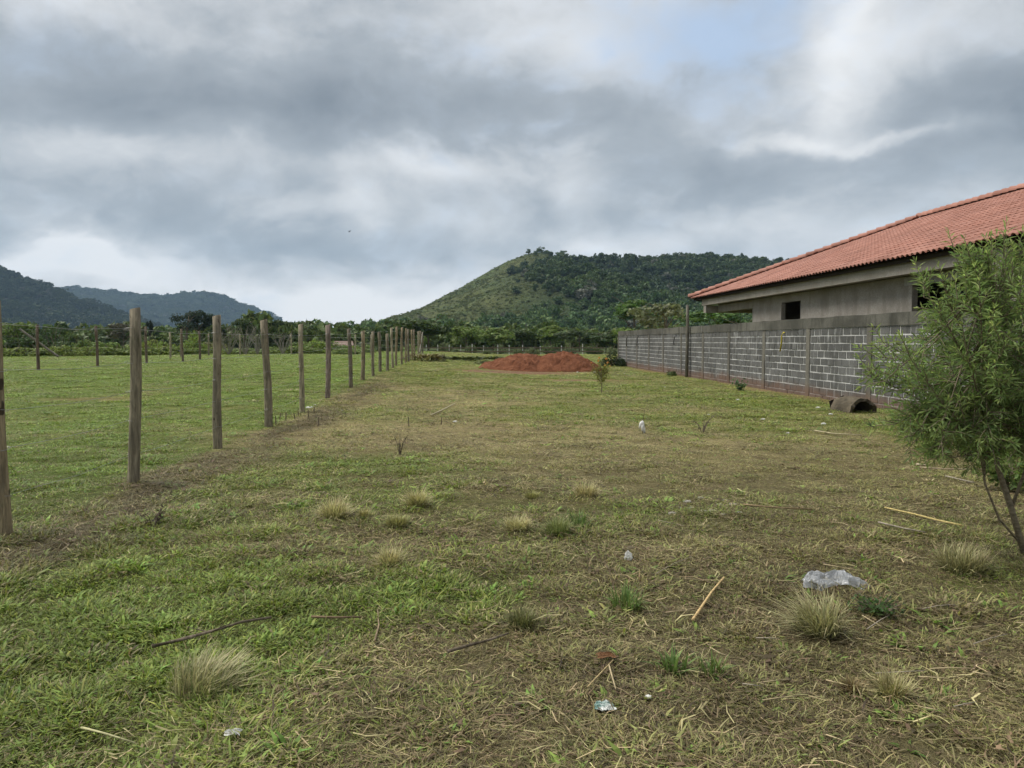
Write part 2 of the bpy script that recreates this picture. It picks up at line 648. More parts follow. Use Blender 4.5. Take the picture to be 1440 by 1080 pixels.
# ---------------------------------------------------------------- instancing of uncountable stuff
def scatter(name, label, cat, P, R, S, idx, tint, protos, material):
    me = bpy.data.meshes.new(name)
    P = np.asarray(P, np.float32)
    me.vertices.add(len(P))
    me.vertices.foreach_set('co', P.ravel())
    for an, ty, arr, key in (('rot', 'FLOAT_VECTOR', R, 'vector'), ('scl', 'FLOAT_VECTOR', S, 'vector'), ('idx', 'INT', idx, 'value')):
        a = me.attributes.new(an, ty, 'POINT')
        a.data.foreach_set(key, np.asarray(arr, np.int32 if ty == 'INT' else np.float32).ravel())
    a = me.attributes.new('tint', 'FLOAT_COLOR', 'POINT')
    c4 = np.ones((len(P), 4), np.float32)
    c4[:, :3] = tint
    a.data.foreach_set('color', c4.ravel())
    me.update()
    coll = bpy.data.collections.new(name + '_forms')
    for i, pm in enumerate(protos):
        if not pm.materials:
            pm.materials.append(material)
        coll.objects.link(bpy.data.objects.new('%s_form_%02d' % (name, i), pm))
    ng = bpy.data.node_groups.new(name + '_nodes', 'GeometryNodeTree')
    ng.interface.new_socket('Geometry', in_out='INPUT', socket_type='NodeSocketGeometry')
    ng.interface.new_socket('Geometry', in_out='OUTPUT', socket_type='NodeSocketGeometry')
    gi, go = ng.nodes.new('NodeGroupInput'), ng.nodes.new('NodeGroupOutput')
    ip = ng.nodes.new('GeometryNodeInstanceOnPoints')
    ci = ng.nodes.new('GeometryNodeCollectionInfo')
    ci.inputs['Collection'].default_value = coll
    ci.inputs['Separate Children'].default_value = True
    ci.inputs['Reset Children'].default_value = True
    ip.inputs['Pick Instance'].default_value = True

    def na(n, ty):
        k = ng.nodes.new('GeometryNodeInputNamedAttribute')
        k.data_type = ty
        k.inputs['Name'].default_value = n
        return k.outputs[0]
    L = ng.links.new
    L(gi.outputs[0], ip.inputs['Points'])
    L(ci.outputs[0], ip.inputs['Instance'])
    L(na('idx', 'INT'), ip.inputs['Instance Index'])
    L(na('rot', 'FLOAT_VECTOR'), ip.inputs['Rotation'])
    L(na('scl', 'FLOAT_VECTOR'), ip.inputs['Scale'])
    L(ip.outputs[0], go.inputs[0])
    o = obj(name, me, None)
    md = o.modifiers.new('scatter', 'NODES')
    md.node_group = ng
    tag(o, label, cat, kind='stuff')
    return o


# ---------------------------------------------------------------- plant forms
def rand_dirs(n, r):
    v = r.normal(size=(n, 3))
    return v / np.linalg.norm(v, axis=1)[:, None]


def leaf_quads(C, N, size, aspect, r):
    """pointed leaf cards (4 verts) at centres C facing roughly N"""
    n = len(C)
    a = rand_dirs(n, r)
    u = np.cross(N, a)
    u /= np.linalg.norm(u, axis=1)[:, None] + 1e-9
    w = np.cross(N, u)
    s = (size * r.uniform(.6, 1.35, n))[:, None]
    k = r.uniform(-.12, .12, (n, 1)) * s
    V = np.stack([C - u * s, C + w * s * aspect + N * k, C + u * s, C - w * s * aspect + N * k], 1).reshape(-1, 3)
    F = np.arange(4 * n).reshape(n, 4)
    return V, F


def crown_mesh(name, n, leaf, clumps, seed, flat=1.0, low=False):
    """uneven crown of radius about 1 around the origin, in clumps"""
    r = np.random.default_rng(seed)
    D = rand_dirs(clumps, r)
    D[:, 2] = D[:, 2] * .85 + .12
    K = D * r.uniform(.35, .82, (clumps, 1))
    K[:, 2] *= flat
    rk = r.uniform(.2, .42, clumps)
    w = rk ** 2 / (rk ** 2).sum()
    ci = r.choice(clumps, n, p=w)
    dirs = rand_dirs(n, r)
    if not low:
        dirs[:, 2] = np.where(dirs[:, 2] < -.35, -dirs[:, 2] * .6, dirs[:, 2])
    else:
        K[:, 2] = np.abs(K[:, 2]) * 1.3 - .55
    C = K[ci] + dirs * (rk[ci] * r.uniform(.6, 1.08, n))[:, None] * np.array([1, 1, .8])
    N = dirs + r.normal(size=(n, 3)) * .55
    N /= np.linalg.norm(N, axis=1)[:, None]
    V, F = leaf_quads(C, N, leaf, .55, r)
    return mesh_np(name, V, F)


def blade_arrays(n, radius, ln, wd, tilt, seed, bend=(.2, .9), zoff=0.0, lean=None):
    r = np.random.default_rng(seed)
    rr = radius * np.sqrt(r.random(n))
    a = r.random(n) * 2 * np.pi
    B = np.stack([rr * np.cos(a), rr * np.sin(a), np.full(n, zoff)], 1)
    az = a + r.normal(0, .9, n)
    t0 = r.uniform(tilt[0], tilt[1], n) * (.4 + .6 * rr / max(radius, 1e-6))
    t1 = np.minimum(t0 + r.uniform(*bend, n), 2.2)
    L = r.uniform(*ln, n)
    W = r.uniform(*wd, n) * .5
    h = np.stack([np.cos(az), np.sin(az), np.zeros(n)], 1)
    if lean is not None:
        h = h + np.array(lean)
    side = np.stack([-np.sin(az), np.cos(az), np.zeros(n)], 1)
    up = np.array([0, 0, 1.0])
    d0 = h * np.sin(t0)[:, None] + up * np.cos(t0)[:, None]
    d1 = h * np.sin(t1)[:, None] + up * np.cos(t1)[:, None]
    Mi = B + d0 * (L * .55)[:, None]
    T = Mi + d1 * (L * .45)[:, None]
    T[:, 2] = np.maximum(T[:, 2], .004)
    sw = side * W[:, None]
    V = np.stack([B - sw * .8, B + sw * .8, Mi + sw, Mi - sw, T], 1).reshape(-1, 3)
    o = np.arange(n)[:, None] * 5
    return V, [o + np.array([[0, 1, 2, 3]]), o + np.array([[3, 2, 4]])]


def blade_mesh(name, *a, **k):
    V, F = blade_arrays(*a, **k)
    return mesh_np(name, V, F)


def straw_mesh(name, n, radius, ln, wd, seed):
    r = np.random.default_rng(seed)
    C = np.stack([r.normal(0, radius * .5, n), r.normal(0, radius * .5, n), r.uniform(.004, .03, n)], 1)
    az = r.random(n) * 2 * np.pi
    tl = r.normal(0, .12, n)
    d = np.stack([np.cos(az) * np.cos(tl), np.sin(az) * np.cos(tl), np.sin(tl)], 1)
    s = np.stack([-np.sin(az), np.cos(az), np.zeros(n)], 1) + r.normal(0, .3, (n, 3))
    L = r.uniform(*ln, n)[:, None] * .5
    W = r.uniform(*wd, n)[:, None] * .5
    k = r.normal(0, .01, (n, 3))
    V = np.stack([C - d * L - s * W, C - d * L + s * W, C + k + s * W, C + k - s * W, C + d * L], 1).reshape(-1, 3)
    V[:, 2] = np.maximum(V[:, 2], .002)
    o = np.arange(n)[:, None] * 5
    return mesh_np(name, V, [o + np.array([[0, 1, 2, 3]]), o + np.array([[3, 2, 4]])])


# ================================================================ THE SETTING
# ---- how dry, how bare, how red the ground is
PATCH = []   # (x, y, rx, ry, amount of dryness)


def dry_px(px, py, rx, ry, amt):
    g = G(px, py)
    PATCH.append((g[0], g[1], rx, ry, amt))


for a in [(120, 900, 1.3, 1.2, -.55), (420, 850, 1.0, .9, -.2), (600, 840, 1.2, .45, -.35), (700, 930, .5, .5, -.2), (450, 770, 1.3, .9, -.1),
          (470, 750, .9, .7, .3), (600, 760, 1.1, .8, .2), (560, 620, 2.4, 1.6, .42), (720, 600, 3.5, 1.4, .2), (850, 640, 2.8, 1.8, .42),
          (560, 655, 1.3, .6, -.2), (330, 740, .8, .6, -.25), (760, 680, 1.0, .8, .2), (980, 640, 2.2, 1.8, .35), (1000, 760, 1.2, 1.2, .25),
          (1200, 900, 1.4, 1.6, .45), (1050, 980, 1.0, .6, .4), (900, 960, .5, .4, .3), (1350, 1000, 1.2, 1.0, .55), (1100, 1060, 1.2, .4, .3), (500, 960, .6, .35, .3),
          (560, 900, .3, .2, .25), (1330, 690, 1.4, 1.2, .5), (1180, 640, 2.0, 1.5, .25), (1200, 720, 1.2, 1.0, .1), (1300, 860, .6, .4, -.35),
          (880, 720, .6, .6, -.2), (1050, 720, 1.2, .5, -.1), (640, 1040, .9, .35, -.15), (1080, 570, 2, 3, -.35), (900, 570, 2.5, 2.5, -.1),
          (300, 1050, .4, .25, .35), (600, 560, 2.5, 3.5, .3), (700, 545, 5, 5, .1), (250, 820, .8, .6, -.15)]:
    dry_px(*a)
BARE = []
for px, py, rx, ry, amt in [(720, 526, 2.6, 1.5, 1.3), (800, 535, 2.6, .9, .8), (690, 600, .9, .5, .25), (130, 565, 1.6, .6, .55), (230, 550, 1.6, 1.0, .4), (80, 590, .8, .5, .3),
                            (300, 575, 1.4, .8, .35), (80, 513, 3, 1.2, .5), (890, 537, 1.0, .6, .3), (930, 540, 1.6, .5, .3)]:
    g = G(px, py)
    BARE.append((g[0], g[1], rx, ry, amt))


def dryness(x, y):
    x, y = np.asarray(x, float), np.asarray(y, float)
    wx = x + (fbm(x * .8, y * .8, 3, 31) - .5) * 1.4
    wy = y + (fbm(x * .8, y * .8, 3, 47) - .5) * 1.6
    base = 0.42 + .10 * ss(x, -.5, 3) * (1 - ss(y, 13, 18))
    base = np.where(x < -3.75, .22, base)
    base = base * (1 - .35 * ss(y, 17, 32))
    for (cx, cy_, rx, ry, am) in PATCH:
        base = base + am * np.exp(-((wx - cx) / rx) ** 2 - ((wy - cy_) / ry) ** 2)
    # dead weeds along the wire fence
    e = (fbm(x * 1.1, y * .7, 3, 61) - .5)
    strip = np.exp(-((x + 3.15 + e * 1.7) / (.25 + .45 * fbm(x * .5, y * .45, 2, 65))) ** 2) * ss(y, 3.5, 6.5) * (1 - ss(y, 21, 30))
    strip = strip * (.45 + .55 * ss(fbm(x * 1.6, y * .9, 3, 68), .3, .55))
    base = base + .75 * strip
    base = base + .75 * (fbm(x * .55, y * .55, 4, 71, .6) - .5) + .35 * (fbm(x * 2.6, y * 2.6, 3, 83) - .5)
    return np.clip(base, 0, 1), strip


def redness(x, y):
    r = np.zeros_like(np.asarray(x, float))
    wx = x + (fbm(np.asarray(x) * .9, np.asarray(y) * .9, 3, 131) - .5) * 1.4
    for (cx, cy_, rx, ry, am) in BARE:
        r = r + am * np.exp(-((wx - cx) / rx) ** 2 - ((y - cy_) / ry) ** 2)
    r = r + .55 * np.exp(-((x - 9.2) / .35) ** 2) * ss(y, 15, 20) * (fbm(y * .7, x, 3, 5) > .42)
    r = r + 1.0 * np.exp(-((x - 3.6) / 3.3) ** 2 - ((y - 38.5) / 2.2) ** 2)
    r = r * (.55 + .9 * fbm(np.asarray(x) * 1.7, np.asarray(y) * 1.7, 3, 141))
    return np.clip(r, 0, 1)


def grass_colour(x, y, D, strip=0):
    g = lerp3((.170, .200, .042), (.30, .25, .115), ss(D, .25, .85))
    far = ss(y, 6, 15)
    g = g * (1 - far[:, None]) + lerp3((.195, .205, .055), (.37, .305, .15), ss(D, .2, .8)) * far[:, None]
    left = (np.asarray(x) < -3.7)
    g = np.where(left[:, None], lerp3((.160, .215, .046), (.29, .25, .10), ss(D, .15, .8)), g)
    st = np.asarray(strip) * np.ones(len(D))
    g = g * (1 - .7 * st[:, None]) + np.array((.085, .062, .040)) * .7 * st[:, None]
    return g


# ---- ground sheet
def spaced(pts):
    """pts: [(pos, step)...] -> coordinates with a step that changes gradually"""
    out = [pts[0][0]]
    for (a, sa), (b_, sb) in zip(pts[:-1], pts[1:]):
        x = a
        while x < b_ - 1e-6:
            f = (x - a) / (b_ - a)
            x = x + sa * (sb / sa) ** f
            out.append(min(x, b_))
    o = np.unique(np.round(out, 4))
    return o


gx = spaced([(-3000, 400), (-400, 30), (-60, 2), (-20, .5), (-6, .12), (-3, .075), (3, .075), (6, .12), (14, .35), (40, 2), (400, 30), (3000, 400)])
gy = spaced([(-300, 60), (-10, 2), (.5, .3), (2.0, .06), (7, .075), (14, .14), (30, .35), (60, .9), (140, 5), (600, 40), (4200, 400)])
XX, YY = np.meshgrid(gx, gy)
xf, yf = XX.ravel(), YY.ravel()
zf = ground_z(xf, yf)
D, st = dryness(xf, yf)
Rd = redness(xf, yf)
gc = grass_colour(xf, yf, D, st) * .35 + np.array((.052, .046, .024)) * .65
farf = ss(yf, 5, 16)[:, None]
gc = gc * (1 - farf) + grass_colour(xf, yf, D, st) * farf
gc = gc * (1 - Rd[:, None]) + np.array((.215, .125, .075)) * Rd[:, None]
vf = ss(yf, 84, 95)[:, None]
gc = gc * (1 - vf) + np.array((.06, .075, .03)) * vf
nx, ny = len(gx), len(gy)
ii = (np.arange(ny - 1)[:, None] * nx + np.arange(nx - 1)[None, :]).ravel()
GF = np.stack([ii, ii + 1, ii + nx + 1, ii + nx], 1)
ground = obj('ground', mesh_np('ground', np.stack([xf, yf, zf], 1), GF, gc, smooth=True), GROUND)
ground['kind'] = 'structure'
ground['label'] = 'mown lot and paddock of patchy green and dry grass'


# ---- hills
def sil(px, table):
    xs, ys = zip(*table)
    return np.interp(px, xs, ys)


def mountain(name, label, table, y0, yr, y1, step, tree_h, colf, seed, rough=6.0, power=1.15):
    pxs = np.array([q[0] for q in table])
    x0, x1 = float(bearing(pxs.min())) * yr, float(bearing(pxs.max())) * yr
    X = np.arange(x0, x1 + step, step)
    Y = np.arange(y0, y1 + step, step)
    XX, YY = np.meshgrid(X, Y)
    x, y = XX.ravel(), YY.ravel()
    px = column(x / yr)
    H = np.maximum((480 - sil(px, table)) / FPX * yr * (math.cos(YAW) + x / yr * math.sin(YAW)) + 1.55 - tree_h(px), 0)
    wob = (fbm(x / (H.max() * 1.1), y / (H.max() * 1.1), 3, seed) - .5) * .5
    s = np.clip((y - y0) / (yr - y0) + wob * np.sin(np.clip((y - y0) / (yr - y0), 0, 1) * np.pi), 0, 1)
    prof = np.where(y <= yr, s ** power * (1 - .15 * np.sin(s * np.pi)), 1 - ss(y, yr, y1) * 1.0)
    z = H * prof + (fbm(x / 25., y / 25., 4, seed + 3) - .5) * rough * np.clip(prof * 3, 0, 1) * (H > 2)
    z = np.maximum(z, -1.0) - .3 * (z <= 0)
    nx = len(X)
    ii = (np.arange(len(Y) - 1)[:, None] * nx + np.arange(nx - 1)[None, :]).ravel()
    F = np.stack([ii, ii + 1, ii + nx + 1, ii + nx], 1)
    V = np.stack([x, y, z], 1)
    o = obj(name, mesh_np(name, V, F, colf(V), smooth=True), HILL)
    o['kind'] = 'structure'
    o['label'] = label
    shp = XX.shape

    def height(qx, qy):
        fx = np.clip((qx - X[0]) / step, 0, shp[1] - 1.001)
        fy = np.clip((qy - Y[0]) / step, 0, shp[0] - 1.001)
        i, j = fx.astype(int), fy.astype(int)
        a, b_ = fx - i, fy - j
        Z = z.reshape(shp)
        return (Z[j, i] * (1 - a) + Z[j, i + 1] * a) * (1 - b_) + (Z[j + 1, i] * (1 - a) + Z[j + 1, i + 1] * a) * b_
    return height, (X[0], X[-1], y0, y1)


T_RIGHT = [(455, 484), (500, 473), (530, 462), (560, 447), (600, 425), (640, 406), (680, 383), (715, 364), (745, 353), (760, 351), (800, 357), (850, 361), (900, 360),
           (950, 359), (1000, 358), (1050, 360), (1090, 365), (1150, 366), (1250, 372), (1400, 380), (1600, 400), (1800, 440), (1950, 484)]
T_LEFT = [(-700, 360), (-400, 330), (-200, 335), (-60, 355), (0, 377), (40, 393), (80, 409), (120, 424), (160, 438), (185, 448), (230, 464), (270, 482)]
T_FAR = [(-300, 470), (-100, 440), (40, 416), (85, 404), (110, 401), (140, 404), (170, 411), (220, 414), (260, 411), (300, 414), (340, 427), (370, 439), (400, 453), (425, 466), (450, 484)]


def forest_mask(x, y):
    px = column(x / np.maximum(y, 1))
    w = (fbm(x / 45., y / 45., 4, 201, .6) - .5) * 190
    s = ss(px + w * .8 + (1 - ss(y, 560, 680)) * 25, 700, 865)
    s = np.maximum(s, ss(-(y + w * .5), -400, -345))
    return s


def col_right(V):
    f = forest_mask(V[:, 0], V[:, 1])
    n = fbm(V[:, 0] / 45., V[:, 1] / 45., 4, 301, .6)
    g = lerp3((.060, .079, .031), (.086, .096, .039), ss(n, .3, .7))
    return lerp3(g, (.028, .04, .018), f)


hr, br = mountain('hill', 'rounded hill, grassy on one flank and wooded on the other', T_RIGHT, 300, 700, 950, 7,
                  lambda px: 2.0 + 4.5 * ss(px, 720, 840), col_right, 11, 7)
hl, bl = mountain('near_mountain', 'dark forested mountain slope on the flank of the valley', T_LEFT, 800, 1500, 2000, 25,
                  lambda px: 8 + 0 * px, lambda V: np.tile((.026, .036, .02), (len(V), 1)), 21, 25)
hf, bf = mountain('far_mountain', 'blue hazy forested mountain closing the valley', T_FAR, 2100, 3200, 3900, 45,
                  lambda px: 9 + 0 * px, lambda V: np.tile((.028, .038, .022), (len(V), 1)), 22, 50)

# ---- forest and scrub (uncountable)
far_forms = [crown_mesh('far_crown_%d' % i, 330, .15, 12, 100 + i, flat=.8) for i in range(6)]


def forest(name, label, hfun, box, n, size, tintf, keep, seed, zfac=.55, aspect=(.8, 1.25)):
    r = np.random.default_rng(seed)
    x = r.uniform(box[0], box[1], n)
    y = r.uniform(box[2], box[3], n)
    px = column(x / y)
    k = keep(x, y, r) & (px > -170) & (px < 1600)
    x, y = x[k], y[k]
    s = r.uniform(size[0], size[1], len(x)) * (1 + .25 * (r.random(len(x)) > .9))
    a = r.uniform(*aspect, len(x))
    z = hfun(x, y) + s * zfac * a
    scatter(name, label, 'woodland', np.stack([x, y, z], 1), np.stack([0 * x, 0 * x, r.uniform(0, 6.28, len(x))], 1),
            np.stack([s, s, s * a], 1), r.integers(0, len(far_forms), len(x)), tintf(x, y, r), far_forms, LEAF_INST)


def tint_dark(x, y, r):
    n = fbm(x / 35., y / 35., 3, 402)
    c = lerp3((.028, .052, .018), (.075, .11, .034), np.clip(ss(n, .3, .7) * .6 + r.random(len(x)) * .5, 0, 1))
    c = c * (1 + .75 * (1 - ss(y, 370, 500)))[:, None]
    sp = r.random(len(x)) > .96
    return np.where(sp[:, None], np.array((.125, .13, .1)), c)


def tint_olive(x, y, r):
    return lerp3((.12, .155, .055), (.20, .215, .085), r.random(len(x)))


forest('hillside_forest', 'dense dark forest covering the wooded flank of the hill', hr, (br[0], br[1], 315, 760), 15000, (2.2, 6.4), tint_dark,
       lambda x, y, r: r.random(len(x)) < ss(forest_mask(x, y), .1, .95), 501)
forest('hillside_scrub', 'olive scrub dotted over the grassy flank of the hill', hr, (br[0], 200, 315, 740), 20000, (.35, 1.5), tint_olive,
       lambda x, y, r: (r.random(len(x)) < (1 - forest_mask(x, y)) * (.3 + .7 * ss(fbm(x / 22., y / 22., 3, 77), .35, .62))) & (hr(x, y) > .3), 502, .35, (.6, .9))
forest('mountain_forest', 'dark blue green forest covering the near mountain slope', hl, (bl[0], bl[1], 850, 1560), 11000, (6, 10), lambda x, y, r: tint_dark(x, y, r) * .6,
       lambda x, y, r: hl(x, y) > 1, 503)
forest('far_mountain_forest', 'hazy forest covering the far mountain', hf, (bf[0], bf[1], 2200, 3300), 12000, (12, 18), lambda x, y, r: tint_dark(x, y, r) * .7,
       lambda x, y, r: hf(x, y) > 1, 504, .3, (.5, .8))
forest('valley_woodland', 'green scrubby woodland filling the valley floor below the hill', lambda x, y: 0 * x, (-260, 260, 125, 330), 6500, (1.8, 3.6),
       lambda x, y, r: lerp3((.058, .09, .026), (.15, .19, .055), np.clip(r.random(len(x)) * .8 + .3 * (fbm(x / 20., y / 20., 2, 9) - .4), 0, 1)),
       lambda x, y, r: r.random(len(x)) < ss(fbm(x / 25., y / 25., 3, 88), .25, .5) + .25, 505, .5)

# ================================================================ BUILDINGS
WX = 9.4                                   # face of the block wall
PIL = [7.9, 11.0, 14.1, 17.25, 20.5, 23.7, 27.0, 30.1, 33.3, 36.5, 39.5, 42.4, 45.3, 47.9]
wall = empty('block_wall', (WX, 28, 0), 0, 'long grey concrete block boundary wall with pillars and cast coping', 'wall')


def W(mb, name, mat_, parent=wall, **k):
    o = mb.build(name, mat_, None, **k)
    o.parent = parent
    o.matrix_parent_inverse = Matrix.Translation(-Vector(parent.location))
    return o


W(MB().box(WX + .003, WX + .13, PIL[0], PIL[-1], -.25, 1.90), 'mortar_core', MORTAR)
for k, y in enumerate(PIL):
    w = .11 if k not in (8,) else .09
    mb = MB()
    V, F = [], []
    for j in range(9):                    # rough cast pillar with slightly uneven faces
        zz = -.25 + j * 2.15 / 8
        e = [random.uniform(-.006, .006) for _ in range(3)]
        V += [(WX - .022 + e[0], y - w + e[1], zz), (WX - .022 + e[0], y + w + e[2], zz), (WX + .15, y + w, zz), (WX + .15, y - w, zz)]
    for j in range(8):
        for q in range(4):
            a, b_ = j * 4 + q, j * 4 + (q + 1) % 4
            F.append((a, b_, b_ + 4, a + 4))
    F += [(3, 2, 1, 0), (32, 33, 34, 35)]
    mb.add(V, F)
    o = W(mb, 'pillar', PILLAR)
mb = MB()
for y0, y1 in zip(PIL[:-1], PIL[1:]):
    mb = MB()
    ys = np.linspace(y0, y1, 9)
    V, F = [], []
    for y in ys:
        d = random.uniform(-.012, .012)
        tz = 2.19 + random.uniform(-.012, .012)
        V += [(WX - .03 + d, y, 1.905), (WX - .03 + d, y, tz), (WX + .17, y, tz), (WX + .17, y, 1.905)]
    for i in range(8):
        for q in range(4):
            a, b_ = i * 4 + q, i * 4 + (q + 1) % 4
            F.append((a, b_, b_ + 4, a + 4))
    F += [(0, 1, 2, 3), (35, 34, 33, 32)]
    mb.add(V, F)
    W(mb, 'coping_beam', COPING)


def block_mesh(name, ln, seed):
    rr = random.Random(seed)
    bm = bmesh.new()
    bmesh.ops.create_cube(bm, size=1)
    for v in bm.verts:
        v.co = Vector((v.co.x * .13, v.co.y * ln, v.co.z * .186))
        v.co += Vector((rr.uniform(-.004, .004), rr.uniform(-.004, .004), rr.uniform(-.004, .004)))
    bmesh.ops.bevel(bm, geom=[e for e in bm.edges], offset=.006, segments=1, affect='EDGES')
    me = bpy.data.meshes.new(name)
    bm.to_mesh(me)
    bm.free()
    me.materials.append(BLOCK)
    return me


BM = [block_mesh('block', .385, i) for i in range(5)]
rest = MB()
nblk = 0
for k, (y0, y1) in enumerate(zip(PIL[:-1], PIL[1:])):
    a, b_ = y0 + .11, y1 - .11
    for c_ in range(10):
        z = -.10 + c_ * .2 + .1
        y = a - (.2 if (c_ + k) % 2 else 0)
        while y < b_ - .03:
            s0, s1 = max(y, a), min(y + .395, b_)
            if s1 - s0 > .05:
                xx = WX + .058 + random.uniform(-.005, .004)
                if 14.0 < y0 < 26.9 and nblk < 300 and c_ > 0:
                    o = obj('block', random.choice(BM), BLOCK, wall, (xx - WX, (s0 + s1) / 2 - 28, z + random.uniform(-.003, .003)),
                            (0, 0, random.uniform(-.008, .008)), (1, (s1 - s0 - .027) / .385, .935))
                    nblk += 1
                else:
                    rest.box(xx - .064, xx + .064, s0 + .013, s1 - .013, z - .086, z + .086, .003)
            y += .4
o = W(rest, 'block_courses', BLOCK)
o['kind'] = 'stuff'
# conduit stubs that hang out of the wall face
for px, ln, mt in ((1103, .55, PLASTIC_Y), (951, .42, PLASTIC_K), (898, .5, PLASTIC_K), (883, .55, PLASTIC_K), (869, .45, PLASTIC_K)):
    y = WX / float(bearing(px))
    z1 = 1.80
    mb = MB().tube([(WX + .05, y, z1), (WX - .05, y, z1 + .02), (WX - .09, y + .02, z1 - .06), (WX - .08, y + random.uniform(.02, .2), z1 - ln * .6),
                    (WX - .07, y + random.uniform(.02, .25), z1 - ln)], .022, 8)
    W(mb, 'conduit', mt, smooth=True)

# ---- the house
EX, EZ = 10.2, 3.58                        # eave line
HXW = 11.0                                 # wall face
YF = 35.3                                  # far eave
YN = 3.0                                   # near eave
PITCHR = .39
HW = 7.0                                   # half width of the roof
house = empty('house', (17.2, 19, 0), 0, 'unfinished cement rendered house with red clay tile hip roof behind the wall', 'house')


def H(mb, name, mat_, parent=house, **k):
    o = mb.build(name, mat_, None, **k)
    o.parent = parent
    pl = Vector(parent.location) + (Vector(parent.parent.location) if parent.parent else Vector((0, 0, 0)))
    o.matrix_parent_inverse = Matrix.Translation(-pl)
    return o


def wall_with_openings(x0, x1, ya, yb, z0, z1, holes):
    """wall slab along y with rectangular openings [(ya,yb,za,zb)], butted pieces"""
    mb = MB()
    ys = sorted({ya, yb, *[h[0] for h in holes], *[h[1] for h in holes]})
    for a, b_ in zip(ys[:-1], ys[1:]):
        hs = [h for h in holes if h[0] <= a + 1e-6 and h[1] >= b_ - 1e-6]
        if not hs:
            mb.box(x0, x1, a, b_, z0, z1)
        else:
            h = hs[0]
            mb.box(x0, x1, a, b_, z0, h[2])
            mb.box(x0, x1, a, b_, h[3], z1)
    return mb


H(wall_with_openings(HXW, HXW + .15, 15.0, 29.5, -.2, 3.22, [(25.1, 26.7, 1.55, 2.95), (16.4, 18.6, 1.0, 2.97)]), 'side_wall', PLASTER)
H(wall_with_openings(10.48, 10.63, 4.0, 14.98, -.2, 3.56, [(12.6, 14.5, 2.95, 3.46), (7.0, 8.6, 1.2, 2.6)]), 'side_wall', PLASTER)
H(MB().box(10.65, 11.2, 14.80, 14.97, -.2, 3.5), 'return_wall', PLASTER)
H(MB().box(11.17, 13.25, 29.35, 29.5, -.2, 3.2), 'end_wall', PLASTER)  # unseen gap before the next end wall, added to let light into the room
H(MB().box(14.4, 23.3, 29.35, 29.5, -.2, 3.2), 'end_wall', PLASTER)
H(MB().box(23.32, 23.47, 4.0, 29.3, -.2, 3.2), 'back_wall', PLASTER)
H(MB().box(10.65, 23.3, 4.0, 4.15, -.2, 3.2), 'near_wall', PLASTER)
H(MB().box(14.5, 14.65, 4.17, 29.3, -.2, 3.2), 'inner_wall', PLASTER)
H(MB().box(11.17, 14.48, 24.3, 24.45, -.2, 3.2), 'inner_wall', PLASTER)
H(MB().box(10.70, 23.6, 4.2, 34.25, 3.24, 3.36), 'ceiling_slab', PLASTER)
H(MB().box(10.42, 10.66, 15.0, 34.3, 3.20, 3.60), 'eave_beam', PLASTER)
H(MB().box(11.0, 11.22, 29.52, 33.7, 2.88, 3.2), 'porch_beam', PLASTER)
H(MB().box(10.44, 23.6, 33.75, 34.1, 2.86, 3.19), 'porch_beam', PLASTER)
H(MB().box(10.96, HXW - .004, 15.9, 18.9, 2.98, 3.18), 'lintel', PALECON)
H(MB().box(23.3, 23.55, 33.78, 34.05, -.2, 2.84), 'column', PLASTER)
H(MB().box(17.3, 17.55, 33.78, 34.05, -.2, 2.84), 'column', PLASTER)
H(MB().box(EX + .10, EX + .14, YN + .2, YF - .15, EZ - .12, EZ - .005), 'eave_shade_board', SHADE_LATH)  # dark board added to paint the shade in the tile hollows
H(MB().box(EX + .15, 2 * HW + EX - .1, YF - .16, YF - .12, EZ - .12, EZ - .005), 'eave_shade_board', SHADE_LATH)  # same painted shade along the far eave
# slender prop at the wall line under the porch corner
pole = MB().tube([(9.25, 31.9, -.2), (9.26, 31.9, 1.2), (9.27, 31.92, 2.4), (9.25, 31.9, 3.12)], [.075, .072, .07, .066], 8, .06)
o = tag(pole.build('wooden_prop', WOOD, smooth=True), 'tall thin weathered prop standing against the block wall near the porch', 'prop')
o.color = (.17, .155, .125, 1)

roof = bpy.data.objects.new('roof', None)
COL.objects.link(roof)
roof.parent = house

# roof planes under the tiles (battens deck)
yr0, yr1 = YF - HW, YN + HW
rx, rz = EX + HW, EZ + HW * PITCHR
mb = MB()
dz_ = -.03
mb.add([(EX + .02, YN, EZ + dz_), (EX + .02, YF - .02, EZ + dz_), (rx, yr0, rz + dz_), (rx, yr1, rz + dz_)], [(0, 1, 2, 3)])
mb.add([(EX + 2 * HW, YN, EZ + dz_), (EX + 2 * HW, YF - .02, EZ + dz_), (rx, yr0, rz + dz_), (rx, yr1, rz + dz_)], [(3, 2, 1, 0)])
mb.add([(EX + .02, YF - .02, EZ + dz_), (EX + 2 * HW, YF - .02, EZ + dz_), (rx, yr0, rz + dz_)], [(0, 1, 2)])
mb.add([(EX + .02, YN, EZ + dz_), (EX + 2 * HW, YN, EZ + dz_), (rx, yr1, rz + dz_)], [(2, 1, 0)])
H(mb, 'roof_deck', SHADE_LATH, roof)

TW, TE, TL = .205, .36, .405               # tile width, exposure, length
prof = [(0, .010), (.018, .034), (.045, .051), (.075, .056), (.105, .050), (.13, .031), (.142, .009), (.175, .004), (.205, .010)]


def tile_geo(seed):
    rr = random.Random(seed)
    V, F = [], []
    n = len(prof)
    for s, lift in ((0, .016), (TL, .0)):
        for u, z in prof:
            V.append((u + rr.uniform(-.002, .002), s, z + lift))
    for s, lift in ((0, .006),):
        for u, z in prof:
            V.append((u, s + .002, z + lift - .002))
    for i in range(n - 1):
        F.append((i, i + 1, n + i + 1, n + i))
        F.append((i + 1, i, 2 * n + i, 2 * n + i + 1))
    return V, F


